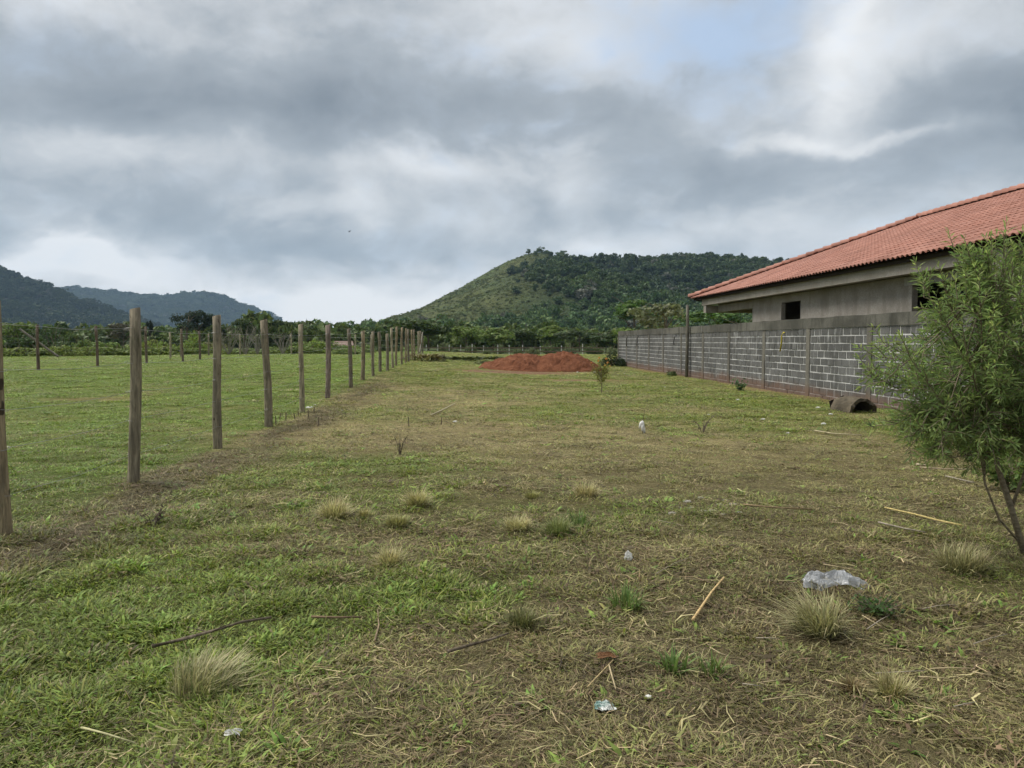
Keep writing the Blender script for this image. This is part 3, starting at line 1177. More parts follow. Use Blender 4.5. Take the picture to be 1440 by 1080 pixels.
TM = []
for q in range(4):
    V, F = tile_geo(q)
    TM.append((np.array(V), F, mesh_np('roof_tile', V, F, smooth=False)))
    TM[-1][2].materials.append(TILE)
sl_ = math.atan(PITCHR)


def plane_matrix(origin, along, up):
    """tile frame: x along the eave, y up the slope, z normal"""
    x = Vector(along).normalized()
    y = Vector(up).normalized()
    z = x.cross(y)
    M = Matrix((x, y, z)).transposed().to_4x4()
    M.translation = Vector(origin)
    return M


# faces: left slope (seen), far hip slope, right slope, near hip slope
faces = [
    (plane_matrix((EX, YF, EZ), (0, -1, 0), (1, 0, PITCHR)), YF - YN, True),
    (plane_matrix((EX + 2 * HW, YF, EZ), (-1, 0, 0), (0, -1, PITCHR)), 2 * HW, False),
    (plane_matrix((EX + 2 * HW, YN, EZ), (0, 1, 0), (-1, 0, PITCHR)), YF - YN, False),
    (plane_matrix((EX, YN, EZ), (1, 0, 0), (0, 1, PITCHR)), 2 * HW, False)]
slope_len = HW * math.hypot(1, PITCHR)
cands = []
for fi, (M, ln, seen) in enumerate(faces):
    if fi in (2,):
        pass
    rows = int(slope_len / TE) + 1
    for r_ in range(rows):
        s0 = r_ * TE
        inset = s0 / math.hypot(1, PITCHR)
        ncol = int(ln / TW)
        for c_ in range(ncol):
            u = c_ * TW
            if u + TW * .5 < inset or u + TW * .5 > ln - inset:
                continue
            Mt = M @ Matrix.Translation((u + random.uniform(-.003, .003), s0 - .06 + random.uniform(-.006, .006), random.uniform(0, .004))) @ Matrix.Rotation(random.uniform(-.012, .012), 4, 'Z')
            cands.append((fi, Mt))
# the 300 that show largest are tiles of their own
ctr = np.array([list(M @ Vector((TW / 2, TL / 2, 0))) for fi, M in cands])
ppx, ppy = proj(ctr)
dist = np.linalg.norm(ctr - EYE, axis=1)
vis = np.array([f[0] == 0 for f in cands]) & (ppx > 1000) & (ppx < 1436) & (ppy > 200) & (ctr[:, 1] > 5)
order = np.argsort(np.where(vis, dist, 1e9))
own = set(order[:300].tolist())
rv, rf = [], []
off = 0
rooflocinv = Matrix.Translation(-Vector(house.location))
for i, (fi, Mt) in enumerate(cands):
    V, F, me = TM[i % 4]
    if i in own:
        o = obj('roof_tile', me, TILE, roof)
        o.matrix_local = rooflocinv @ Mt
    else:
        A = np.array(Mt)
        rv.append(V @ A[:3, :3].T + A[:3, 3])
        rf.append(np.array(F) + off)
        off += len(V)
o = obj('roof_tiles', mesh_np('roof_tiles', np.concatenate(rv), np.concatenate(rf)), TILE, roof)
o.matrix_parent_inverse = rooflocinv
o['kind'] = 'stuff'


def cap_line(p0, p1, n_parts):
    p0, p1 = Vector(p0), Vector(p1)
    d = (p1 - p0)
    L = d.length
    d.normalize()
    n = int(L / .36)
    side = d.cross(Vector((0, 0, 1))).normalized()
    up = side.cross(d)
    for i in range(n):
        mb = MB()
        V = []
        for s, r_, lf in ((i * .36 - .03, .165, .03), (i * .36 + .38, .145, .0)):
            for q in range(9):
                a = math.pi * q / 8
                V.append(p0 + d * s + side * math.cos(a) * r_ + up * (math.sin(a) * r_ + lf + .02))
        F = [(q, q + 1, q + 10, q + 9) for q in range(8)] + [tuple(range(8, -1, -1))]
        mb.add(V, F)
        H(mb, 'ridge_tile', TILE, roof, smooth=False)


cap_line((EX - .02, YF + .02, EZ + .035), (rx, yr0, rz + .035), 0)
cap_line((rx, yr0 + .25, rz + .03), (rx, yr1, rz + .03), 0)

house.location.x += .2

# ================================================================ FENCES
def make_post(parent, x, y, h, r_, tint, lean=(0, 0), n=10):
    z = float(ground_z(x, y))
    mb = MB()
    k = 7
    pts, rad_ = [], []
    ph = random.uniform(0, 6)
    for i in range(k):
        f = i / (k - 1)
        zz = -.3 + f * (h + .3)
        pts.append((lean[0] * f * h + .012 * math.sin(ph + f * 5), lean[1] * f * h + .012 * math.cos(ph * 2 + f * 4), zz))
        rad_.append(r_ * (1.06 - .12 * f + random.uniform(-.05, .05)))
    mb.tube(pts, rad_, n, .05)
    # sloped, weathered cut at the top
    for i in range(len(mb.V) - n, len(mb.V)):
        v = mb.V[i]
        mb.V[i] = (v[0], v[1], v[2] + (v[0] - pts[-1][0]) * .25)
    o = mb.build('post', WOOD, parent, smooth=True)
    for p_ in o.data.polygons:
        if len(p_.vertices) > 4:
            p_.use_smooth = False
    o.location = Vector((x, y, z)) - Vector(parent.location)
    o.color = (*tint, 1)
    return o


def wires(parent, pts, heights, r_=.0017, side=0.0, wrap=None):
    for h in heights:
        mb = MB()
        for (x0, y0, z0, a0), (x1, y1, z1, a1) in zip(pts[:-1], pts[1:]):
            P = []
            for f in np.linspace(0, 1, 5):
                sag = -.03 * math.sin(math.pi * f) * random.uniform(.3, 1)
                P.append((x0 + (x1 - x0) * f + side, y0 + (y1 - y0) * f, (z0 + h) * (1 - f) + (z1 + h) * f + sag))
            mb.tube(P, r_, 4, cap=False)
        for (x, y, z, pr) in pts:                     # tie round each post
            ring = [(x + math.cos(a) * (pr + .006), y + math.sin(a) * (pr + .006), z + h + .012 * math.sin(a * 1.0 + h * 9)) for a in np.linspace(0, 2 * math.pi, 15)]
            mb.tube(ring, r_ * 1.1, 4, cap=False)
        o = mb.build('wire', WIRE, parent)
        o.location = -Vector(parent.location)


GREY, WARM, PALE, DARK = (.25, .215, .15), (.27, .215, .135), (.34, .295, .20), (.19, .16, .115)
fence = empty('wire_fence', (-3.7, 25, 0), 0, 'long wire fence of rough round wooden posts dividing lot from paddock', 'fence')
FP = [(8, 755, 424, 19, WARM), (189, 680, 434, 17, GREY), (307, 630, 444, 13.5, GREY), (378, 600, 450, 12, GREY), (424, 580, 456, 8, PALE), (461, 563, 457, 8.5, (.26, .205, .17)),
      (494, 550.5, 462, 6.5, DARK), (510.5, 542, 465.5, 6.5, WARM), (525, 537, 466, 5, GREY), (535, 532, 467, 5, DARK), (545, 531, 469, 5, GREY)]
fpts = []
ys_ = []
for px, pb, pt, wpx, tint in FP:
    g = G(px, pb)
    y = g[1]
    ys_.append(y)
base_y = [g for g in ys_]
for k in range(11, 21):
    base_y.append(base_y[-1] + 2.35)
for k, y in enumerate(base_y):
    if k < len(FP):
        px, pb, pt, wpx, tint = FP[k]
        zg = float(ground_z(-3.7, y))
        g = G(px, pb, zg)
        d = ray(px, pb)
        x = EYE[0] + d[0] * y / d[1]
        r_ = max(wpx * y / FPX / 2 * .85, .045)
        h = (pb - pt) * math.hypot(x * .05, y) / FPX
        top = at_y(px, pt, y)[2] - zg
        h = top
    else:
        x, r_, h, tint = -3.72 + random.uniform(-.05, .05), random.uniform(.05, .065), 1.9 + random.uniform(-.08, .06), random.choice([GREY, WARM, PALE, DARK])
    lean = {0: (-.012, 0), 1: (.028, 0), 2: (.004, 0), 4: (.012, 0), 5: (.016, 0)}.get(k, (random.uniform(-.03, .03), random.uniform(-.02, .02)))
    z = float(ground_z(x, y))
    make_post(fence, x, y, h, r_, tint, lean)
    fpts.append((x, y, z, r_))
yl = base_y[-1]
# an extra post before the first, out of the frame, so that the wires go on
make_post(fence, -3.72, 3.4, 1.88, .07, GREY)
fpts.insert(0, (-3.72, 3.4, 0.0, .07))
br_ = MB().tube([(-3.68, yl - 3.6, .45), (-3.7, yl - .2, 1.85)], .045, 8, .05).build('brace', WOOD, fence)
br_.location = Vector((0, 0, float(ground_z(-3.7, yl)))) - Vector(fence.location)
br_.color = (.2, .18, .14, 1)
wires(fence, fpts, [.32, .70, 1.0, 1.32, 1.68])

back = empty('paddock_fence', (-18.5, 35, .4), 0, 'wire fence of thin reddish brown posts crossing the green paddock', 'fence')
bp = []
for x, y, h in ((-26.4, 24.5, 1.9), (-23.0, 27.2, 1.9), (-20.7, 30, 1.9), (-18.55, 32.9, 1.92), (-17.45, 35.7, 1.9), (-16.75, 39.3, 1.9), (-16.4, 43.2, 1.85), (-17.0, 47.5, 1.8)):
    make_post(back, x, y, h, .062, random.choice([(.15, .105, .08), (.165, .125, .09)]), (random.uniform(-.02, .02), 0))
    bp.append((x, y, float(ground_z(x, y)), .062))
o = MB().tube([(-19.3, 33.0, 1.72), (-17.75, 33.0, .55)], .05, 8, .05).build('brace', WOOD, back)
o.location = Vector((0, 0, .35)) - Vector(back.location)
o.color = (.2, .18, .15, 1)
wires(back, bp, [.4, .8, 1.2, 1.72], .0015)

hedge_fence = empty('hedge_fence', (-20, 60, .4), 0, 'weathered fence of thin grey posts along the paddock edge before the bushes', 'fence')
hp = []
for px, y in ((240, 50), (255, 56), (294, 60), (338, 64), (410, 66), (462, 68), (500, 66), (522, 64)):
    x = float(bearing(px)) * y
    make_post(hedge_fence, x, y, 1.75, .065, random.choice([GREY, PALE]))
    hp.append((x, y, float(ground_z(x, y)), .065))
wires(hedge_fence, hp, [.5, 1.0, 1.5], .004)

rail = empty('corral_fence', (0, 88, 0), 0, 'dark low rail fence with white topped posts beyond the field', 'fence')
for px in (600, 616, 632, 648, 664, 680, 700, 716, 735, 760, 790, 820):
    x = (px - 665) / FPX * 88
    mb = MB().box(-.05, .05, -.05, .05, -.2, random.uniform(.95, 1.25), .01)
    o = mb.build('post', FARPOST, rail)
    o.location = Vector((x, 88, 0)) - Vector(rail.location)
for z in (.3, .72):
    mb = MB().box((570 - 665) / FPX * 88, (850 - 665) / FPX * 88, 87.86, 87.90, z, z + .13)
    o = mb.build('rail', BARK, rail)
    o.location = -Vector(rail.location)

# ================================================================ DIRT PILES
def dirt_mound(name, label, c, rx, ry, h, seed, rot=0):
    n = 90
    U = np.linspace(-1.25, 1.25, n)
    X, Y = np.meshgrid(U, U)
    r_ = np.sqrt(X ** 2 + Y ** 2) + (fbm(X * 2 + seed, Y * 2, 3, seed) - .5) * .45
    z = h * np.clip(1 - r_ ** 1.25, 0, None) ** .8
    z += (fbm(X * 9, Y * 9, 4, seed + 2, .65) - .5) * .18 * np.clip(z / h * 3, 0, 1)
    z += np.abs(fbm(X * 3.5, Y * 3.5, 3, seed + 5) - .5) * .25 * np.clip(z / h * 2, 0, 1)
    lump = fbm(X * 24, Y * 24, 2, seed + 9)
    z += np.clip(lump - .66, 0, 1) * .3 * np.clip(z / h * 4, 0, 1)
    z = np.where(r_ > 1.0, -.06, z)
    V = np.stack([X.ravel() * rx, Y.ravel() * ry, z.ravel()], 1)
    ii = (np.arange(n - 1)[:, None] * n + np.arange(n - 1)[None, :]).ravel()
    o = obj(name, mesh_np(name, V, np.stack([ii, ii + 1, ii + n + 1, ii + n], 1), smooth=False), EARTH, loc=(c[0], c[1], c[2]), rot=(0, 0, rot))
    return tag(o, label, 'dirt pile')


dirt_mound('dirt_pile', 'lower mound of loose red earth with a long trailing edge', (2.75, 39.5, .0), 2.5, 1.8, .88, 3)
dirt_mound('dirt_pile', 'taller rounded mound of loose red earth beside the lower one', (4.75, 39.3, .0), 2.25, 1.7, 1.0, 8)
for k, (px, py) in enumerate([(1010 - 330, 520), (793, 523), (772, 521), (836, 525), (735, 497 + 25), (812, 524)]):
    g = G(px, py)
    s = random.uniform(.05, .11)
    bm = bmesh.new()
    bmesh.ops.create_icosphere(bm, subdivisions=1, radius=s)
    for v in bm.verts:
        v.co *= random.uniform(.75, 1.2)
        v.co.z *= .7
    me = bpy.data.meshes.new('rubble_stone')
    bm.to_mesh(me)
    bm.free()
    tag(obj('rubble_stone', me, STONE, loc=(g[0], g[1], g[2] + s * .3)), 'small pale stone lying at the foot of the red earth mounds', 'stone', 'stones below the dirt piles')

# ================================================================ TREES AND BUSHES
tree_forms = [crown_mesh('crown', 1900, .075, 16, 700 + i, flat=.85) for i in range(4)]
loose_forms = [crown_mesh('crown', 900, .07, 12, 740 + i, flat=1.0) for i in range(3)]
bush_forms = [crown_mesh('foliage', 1700, .075, 20, 760 + i, flat=.8, low=True) for i in range(4)]


def trunk_mesh(h, r_, seed, limbs=6, spread=1.0, start=.35):
    rr = random.Random(seed)
    mb = MB()
    top = Vector((rr.uniform(-.12, .12) * h, rr.uniform(-.1, .1) * h, h))
    P = [Vector((0, 0, -.2)), Vector((rr.uniform(-.03, .03) * h, 0, h * .35)), top * .7, top]
    mb.tube(P, [r_ * 1.2, r_, r_ * .7, r_ * .3], 8, .08)
    for i in range(limbs):
        f = rr.uniform(start, .85)
        a = 6.28 * i / limbs + rr.uniform(-.4, .4)
        s = top * f
        e = s + Vector((math.cos(a), math.sin(a), rr.uniform(.4, 1.0))) * spread * rr.uniform(.5, .9)
        mid = (s + e) / 2 + Vector((0, 0, .12 * spread))
        mb.tube([s, mid, e], [r_ * .5, r_ * .32, r_ * .12], 6, .05, cap=False)
    return mb


def tree(name, label, x, y, rx_, h, tint, group=None, form=None, low=.25, seed=0, cat='tree', trunk_r=None, rz_=None):
    z = float(ground_z(x, y)) if y < 140 else 0.0
    t_ = empty(name, (x, y, z), 0, label, cat, group)
    zr = rz_ if rz_ else h * (1 - low) / 2 / .95
    zc = h - zr * .95
    tm = trunk_mesh(zc + zr * .35, trunk_r or max(.06, h * .022), seed, 7, rx_ * .8)
    tm.build('trunk', BARK, t_, smooth=True)
    f = form if form is not None else tree_forms[seed % len(tree_forms)]
    c_ = obj('crown', f, LEAF_OBJ, t_, (0, 0, zc), (0, 0, seed * 1.7), (rx_, rx_ * .9, zr))
    c_.color = (*tint, 1)
    return t_


def bush(label, x, y, rx_, h, tint, group=None, seed=0, form=None, name='bush'):
    z = float(ground_z(x, y)) if y < 140 else 0.0
    t_ = empty(name, (x, y, z), 0, label, 'bush', group)
    f = form if form is not None else bush_forms[seed % len(bush_forms)]
    c_ = obj('foliage', f, LEAF_OBJ, t_, (0, 0, h * .42), (0, 0, seed * 2.1), (rx_, rx_ * .8, h * .62))
    c_.color = (*tint, 1)
    mb = MB()
    for k in range(5):
        a = k * 1.3 + seed
        mb.tube([(0, 0, -.1), (math.cos(a) * rx_ * .25, math.sin(a) * rx_ * .2, h * .3), (math.cos(a) * rx_ * .5, math.sin(a) * rx_ * .4, h * .7)], [.04, .03, .012], 5, cap=False)
    mb.build('stem', BARK, t_)
    return t_


def px_x(px, y):
    return float(bearing(px)) * y


DG, MG, LG, YG, OG = (.060, .088, .028), (.145, .20, .052), (.20, .26, .065), (.21, .25, .06), (.18, .185, .08)
# trees behind the corral fence, along the foot of the hill
for k, (px, y, top, hw, tint, label) in enumerate([
        (603, 97, 444, 46, DG, 'tall dark green tree at the end of the wire fence'),
        (572, 104, 458, 26, DG, 'low dark tree half hidden behind the last fence posts'),
        (655, 100, 456, 30, MG, 'bright mid green rounded tree behind the corral fence'),
        (694, 104, 453, 36, MG, 'broad green tree behind the corral fence beside the dirt piles'),
        (735, 112, 456, 34, DG, 'dark leafy tree rising behind the lower dirt mound'),
        (775, 118, 455, 34, MG, 'green tree rising behind the taller dirt mound'),
        (815, 108, 460, 34, (.06, .085, .035), 'grey green low tree between dirt mound and block wall'),
        (852, 100, 464, 30, (.055, .085, .03), 'low green tree beside the far end of the block wall')]):
    tree('tree', label, px_x(px, y), y, hw * y / FPX, 1.55 + (480 - top) / FPX * y, tint, seed=k + 3, low=.1)
tree('feathery_tree', 'pale olive loosely leaved tree behind the block wall', px_x(932, 72), 72, 4.0, 6.2, (.16, .17, .09), seed=2, low=.12, form=loose_forms[0])
tree('flat_topped_tree', 'bright green flat topped tree behind the pale olive tree', px_x(893, 110), 110, 5.0, 8.0, (.10, .165, .042), seed=4, low=.45)
tree('flat_topped_tree', 'bright green spreading tree showing through the open porch', px_x(1005, 90), 90, 4.6, 5.9, (.095, .16, .042), seed=5, low=.35)
tree('porch_tree', 'dark green tree seen under the porch beam beside the side wall', px_x(1045, 84), 84, 4.2, 4.6, DG, seed=6, low=.1)
tree('wall_tree', 'rounded green tree behind the coping at the far wall end', px_x(885, 78), 78, 2.8, 3.6, MG, seed=7, low=.1)
# beyond the paddock
for k, (px, y, top, hw, tint, label, form) in enumerate([
        (262, 125, 434, 20, (.035, .05, .03), 'tall airy dark tree with split crown beyond the paddock', loose_forms[1]),
        (282, 128, 434, 22, (.034, .052, .028), 'dense half of the tall dark twin tree beyond the paddock', None),
        (345, 120, 444, 20, DG, 'dark dome shaped tree behind bare branched shrubs', None),
        (385, 130, 447, 28, DG, 'wide dark tree beside the dome shaped one', None),
        (432, 150, 456, 22, DG, 'low dark tree on the skyline behind the pale fence post', None),
        (212, 140, 446, 6, (.03, .042, .026), 'narrow dark cypress like tree behind the second fence post', None),
        (175, 100, 458, 30, (.075, .07, .045), 'brownish bare topped tree behind the bushes', loose_forms[2]),
        (20, 95, 452, 30, MG, 'green tree beside the first fence post', None),
        (455, 140, 460, 22, DG, 'small dark rounded tree on the skyline near the house roof', None),
        (530, 135, 462, 24, DG, 'dark bushy tree left of the hill foot behind fence posts', None)]):
    tree('tree', label, px_x(px, y), y, hw * y / FPX, 1.55 + (480 - top) / FPX * y, tint, seed=k + 20, low=.2, form=form)

hg = 'leafy bushes along the paddock edge'
k = 0
for px, y, top, hw, tint in [(-25, 60, 452, 40, MG), (35, 62, 455, 34, (.055, .085, .03)), (75, 64, 446, 24, (.06, .095, .032)), (85, 62, 462, 26, (.07, .105, .035)), (118, 66, 462, 24, MG),
                             (150, 70, 468, 26, MG), (182, 70, 474, 22, (.05, .07, .03)), (210, 72, 460, 18, YG), (228, 72, 468, 22, LG), (262, 74, 470, 18, MG), (274, 70, 455, 20, LG),
                             (306, 76, 468, 22, OG), (420, 72, 470, 28, MG), (447, 74, 466, 28, LG), (470, 76, 474, 24, MG), (492, 80, 478, 20, LG), (515, 82, 480, 20, MG), (545, 84, 478, 22, DG), (575, 86, 480, 20, MG)]:
    k += 1
    bush({MG: 'mid green leafy bush in the hedge row behind the paddock', LG: 'light green leafy bush in the hedge row behind the paddock', YG: 'tall yellow green bush in the hedge row behind the second post', OG: 'olive greyish bush in the hedge row beside the leafless shrubs', DG: 'darkest bush in the hedge row near the fence end'}.get(tint, 'fresh green bush in the hedge row beside the braced post'), px_x(px, y), y, hw * y / FPX,
         1.15 + (480 - top) / FPX * y, tint, hg, k)
for px, y, hw, hh in [(15, 59, 30, 1.3), (40, 60, 24, 1.1), (80, 59, 24, 1.4), (120, 60, 24, 1.0), (160, 62, 26, 1.3), (200, 63, 26, 1.1), (275, 67, 22, 1.0), (305, 68, 24, .9), (60, 60, 30, 1.3), (100, 61, 30, 1.2), (140, 62, 30, 1.25), (180, 63, 30, 1.2), (222, 64, 32, 1.4), (250, 66, 24, 1.2), (330, 70, 40, .9), (385, 70, 34, .9), (430, 69, 30, 1.3), (485, 68, 30, .9), (515, 74, 22, .8)]:
    k += 1
    bush('low yellow green weedy bush at the foot of the hedge row', px_x(px, y), y, hw * y / FPX, hh, random.choice([(.17, .21, .055), (.15, .195, .05)]), 'weedy bushes at the hedge foot', k)

for k2, (px, y, hw, hh) in enumerate([(625, 90, 12, 1.5), (640, 86.5, 8, .8), (662, 90, 14, 1.7), (684, 86.3, 7, .7), (703, 90.5, 12, 1.6), (728, 86, 12, 1.3), (748, 85, 12, 1.5), (770, 90, 14, 1.8), (800, 91, 14, 1.9), (835, 90, 14, 1.8), (860, 86, 10, 1.6)]):
    bush('grey green shrub growing along the rail fence beyond the field', px_x(px, y), y, hw * y / FPX, hh, random.choice([(.13, .16, .075), (.10, .135, .05), (.15, .175, .09)]), 'shrubs along the rail fence', k2 + 3)

# bare branched shrubs
def bare_shrub(label, x, y, h, seed, group):
    rr = random.Random(seed)
    t_ = empty('bare_shrub', (x, y, float(ground_z(x, y))), 0, label, 'shrub', group)
    for k in range(9):
        a = rr.uniform(0, 6.28)
        e = Vector((math.cos(a) * h * .45, math.sin(a) * h * .3, h * rr.uniform(.6, 1)))
        m_ = e * .5 + Vector((rr.uniform(-.2, .2), 0, .15))
        mb = MB().tube([(0, 0, -.1), m_, e], [.045, .03, .012], 5, cap=False)
        for q in range(4):
            s = m_.lerp(e, rr.uniform(.1, .8))
            d = Vector((rr.uniform(-.6, .6), rr.uniform(-.3, .3), rr.uniform(.2, .6)))
            mb.tube([s, s + d * h * .35], [.02, .008], 4, cap=False)
        o = mb.build('branch', STICK, t_)
        o.color = (.23, .21, .17, 1)


for k, (px, y, h) in enumerate([(322, 66, 2.6), (345, 68, 2.8), (362, 67, 2.4), (398, 68, 2.2), (305, 66, 2.0)]):
    bare_shrub('leafless pale branched shrub at the far paddock edge', px_x(px, y), y, h, k, 'leafless shrubs at the paddock edge')


def palm(label, x, y, h, seed):
    t_ = empty('palm_tree', (x, y, 0), 0, label, 'palm', 'palms on the skyline')
    MB().tube([(0, 0, -.2), (.1, 0, h * .5), (0, 0, h)], [.25, .2, .16], 8).build('trunk', BARK, t_)
    r = np.random.default_rng(seed)
    for k in range(15):
        a = k * 2.4
        el_ = r.uniform(-.2, 1.1)
        P, L = [], 2.6
        V, F = [], []
        for i in range(7):
            f = i / 6
            rr_ = L * f * math.cos(el_ * (1 - f * .4))
            zz = L * (math.sin(el_) * f - .75 * f * f)
            for s in (-1, 0, 1):
                w = .42 * math.sin(math.pi * min(f + .08, 1)) * s
                V.append((math.cos(a) * rr_ - math.sin(a) * w, math.sin(a) * rr_ + math.cos(a) * w, h + zz - abs(s) * .15))
        for i in range(6):
            for s in (0, 1):
                q = i * 3 + s
                F.append((q, q + 1, q + 4, q + 3))
        o = MB().add(V, F).build('frond', LEAF_OBJ, t_)
        o.color = (.03, .045, .02, 1)


palm('feathery palm on the skyline above the far red roof', px_x(493, 190), 190, 4.0, 1)
palm('feathery palm on the skyline above the far red roof', px_x(507, 195), 195, 4.6, 2)

# small far house under the palms
fh = empty('far_house', (px_x(483, 112), 112, 0), .25, 'small far house with pale wall and faded red roof among bushes', 'house')
MB().box(-1.2, 1.2, -1.2, 1.2, -.2, 1.0).build('wall', FARWALL, fh)
MB().add([(-1.4, -1.5, .95), (1.4, -1.5, .95), (1.4, 1.5, .95), (-1.4, 1.5, .95), (-1.4, 0, 1.6), (1.4, 0, 1.6)], [(0, 1, 5, 4), (2, 3, 4, 5), (1, 2, 5), (3, 0, 4), (3, 2, 1, 0)]).build('roof', ROOFRED, fh)

# ---- brush heaps at the end of the fence
def brush_heap(label, c, rx_, ry_, h, tint, seed, group=None):
    V, F = blade_arrays(420, 1.0, (.35, .9), (.03, .09), (.3, 1.4), seed, (.1, 1.0))
    r = np.random.default_rng(seed)
    V = V.copy()
    V[:, 2] = V[:, 2] * .5 + np.repeat(np.clip(1 - (V.reshape(-1, 5, 3)[:, 0, :2] ** 2).sum(1), 0, 1) * r.uniform(.2, 1, 420), 5)
    V[:, 2] = np.maximum(V[:, 2] - .05, -.03)
    cc = lerp3(tint, np.array(tint) * np.array((1.5, 1.35, 1.1)), np.repeat(r.random(420), 5))
    me = mesh_np('brush_heap', V * np.array([rx_, ry_, h]), F, cc)
    return tag(obj('brush_heap', me, STRAW_VERT, loc=c), label, 'brush heap', group)


g = G(590, 514, .3)
brush_heap('pale heap of cut dry grass at the end post of the wire fence', (-3.2, 47.5, .3), 1.3, 1.5, .95, (.15, .14, .075), 1)
brush_heap('dark leafy clump of cut brush on the pale heap', (-2.2, 48.3, .28), .5, .6, .8, (.05, .055, .025), 2)
brush_heap('long dark heap of cut brush before the corral fence', (.0, 53, .12), 2.6, 1.2, .75, (.06, .075, .03), 3)
brush_heap('low green brush heap beside the red earth', (1.3, 46, .02), 1.3, .9, .6, (.07, .085, .035), 4)
bush('dark low bush growing at the far end of the block wall', 8.6, 45.6, .9, 1.1, (.035, .055, .024), None, 3)
bush('small weedy bush at the wall foot beside the prop', 8.95, 33.2, .4, .38, (.10, .14, .045), None, 5)

# ================================================================ NEAR PLANTS
# ---- young tree at the right
def young_tree():
    r = np.random.default_rng(12)
    b0 = G(1448, 782)
    Yd = b0[1]
    t_ = empty('young_tree', b0, 0, 'young leaning tree with feathery narrow green leaves before the block wall', 'tree')
    B = Vector(b0)

    def L(px, py, dy=0):
        return Vector(at_y(px, py, Yd + dy)) - B
    path = [Vector((0, 0, -.1)), L(1422, 715), L(1404, 660, .05), L(1390, 600, .08), L(1384, 540, .05), L(1382, 470, 0), L(1390, 400, 0), L(1396, 345, 0)]
    mb = MB()
    mb.tube(path, [.025, .022, .019, .016, .013, .010, .007, .003], 8, .06)
    second = [L(1440, 770), L(1405, 730, -.02), L(1385, 680, -.04), L(1374, 600, -.1), L(1365, 520, -.15)]
    mb.tube(second, [.009, .008, .007, .006, .004], 6, .05)
    third = [L(1422, 715), L(1450, 640, .1), L(1470, 560, .15), L(1485, 480, .1)]
    mb.tube(third, [.012, .010, .008, .005], 6, .05)
    cen = L(1374, 503)
    LV, LC = [], []

    def along(pts, f):
        f = f * (len(pts) - 1)
        i = min(int(f), len(pts) - 2)
        return pts[i].lerp(pts[i + 1], f - i)

    def shoot(s, d, ln, light):
        d = d.normalized()
        e = s + d * ln
        mb.tube([s, s.lerp(e, .5) + Vector((0, 0, .006)), e], [.0035, .0028, .0012], 4, cap=False)
        n = int(ln / .0105)
        a0 = Vector((0, 0, 1)) if abs(d.z) < .9 else Vector((1, 0, 0))
        u = d.cross(a0).normalized()
        w = d.cross(u)
        for i in range(n):
            f = (i + .6) / n
            an = i * 2.4 + r.uniform(-.3, .3)
            rd = u * math.cos(an) + w * math.sin(an)
            op = r.uniform(.75, 1.25) if f < .8 else r.uniform(.2, .6)
            ld = (d * math.cos(op) + rd * math.sin(op)).normalized()
            ll = r.uniform(.05, .088) * (1 if f < .85 else .7)
            base = s + d * ln * f
            sd_ = ld.cross(Vector((r.normal(), r.normal(), r.normal()))).normalized() * r.uniform(.0044, .0068)
            tip = base + ld * ll + Vector((0, 0, -.10 * ll))
            md = base + ld * ll * .5
            LV.extend([base, md + sd_, tip, md - sd_])
            c = np.array((.165, .23, .088)) * (1 - f * light) + np.array((.33, .40, .14)) * f * light
            c = c * r.uniform(.8, 1.2)
            LC.extend([c] * 4)
    for k in range(108):
        src = [path[2:], path[3:], second[2:], third[1:]][int(r.choice(4, p=[.3, .4, .13, .17]))]
        s = along(src, r.uniform(0, .85))
        # target on the crown outline
        th = r.uniform(0, 2 * math.pi)
        ph = r.uniform(-1.3, 1.45)
        rx_, ry_, rz_ = .70, .62, .76
        tgt = cen + Vector((math.cos(th) * math.cos(ph) * rx_, math.sin(th) * math.cos(ph) * ry_, math.sin(ph) * rz_)) * r.uniform(.72, 1.02)
        if ph > .2:
            tgt.x = cen.x + .04 + (tgt.x - cen.x) * .88
        if math.cos(th) > .3:
            tgt.x += .12
        mid = s.lerp(tgt, .5) + Vector((0, 0, -.03))
        mb.tube([s, mid, tgt], [.009, .006, .003], 5, cap=False)
        bd = (tgt - s).normalized()
        out = (tgt - cen).normalized()
        pts = [s, mid, tgt]
        for q in range(12):
            f = r.uniform(.35, 1.0)
            sp = along(pts, f)
            dd = bd * .6 + out * .35 + Vector((r.normal(), r.normal(), r.normal())) * .55 + Vector((0, 0, .45))
            shoot(sp, dd, r.uniform(.10, .22), .55 if f > .7 else .25)
        shoot(tgt, bd + Vector((0, 0, .5)), r.uniform(.12, .22), .9)
    for k in range(18):
        tgt = L(r.uniform(1268, 1410), r.uniform(555, 640), r.uniform(-.35, .45))
        s = along(path[3:6], r.uniform(0, 1))
        mid = s.lerp(tgt, .55) + Vector((0, 0, .10))
        mb.tube([s, mid, tgt], [.007, .005, .0025], 5, cap=False)
        for q in range(9):
            f = r.uniform(.4, 1.0)
            dd = (tgt - s).normalized() * .7 + Vector((r.normal(), r.normal(), r.normal())) * .6 + Vector((0, 0, .25))
            shoot(along([s, mid, tgt], f), dd, r.uniform(.09, .19), .3)
    # leading shoots at the top
    for px, py, ln in ((1396, 352, .2), (1378, 366, .18), (1412, 356, .2), (1425, 350, .2), (1360, 385, .15), (1347, 395, .12), (1300, 398, .1), (1434, 372, .2)):
        tip = L(px, py, r.uniform(-.2, .2))
        shoot(tip - Vector((0, 0, ln)), Vector((r.normal() * .1, r.normal() * .1, 1)), ln * 1.2, 1.0)
        mb.tube([cen + Vector((0, 0, .3)), tip - Vector((0, 0, ln))], [.006, .003], 4, cap=False)
    tk = mb.build('trunk', STICK, t_, smooth=True)
    tk.color = (.20, .165, .11, 1)
    V = np.array([tuple(v) for v in LV])
    F = np.arange(len(V)).reshape(-1, 4)
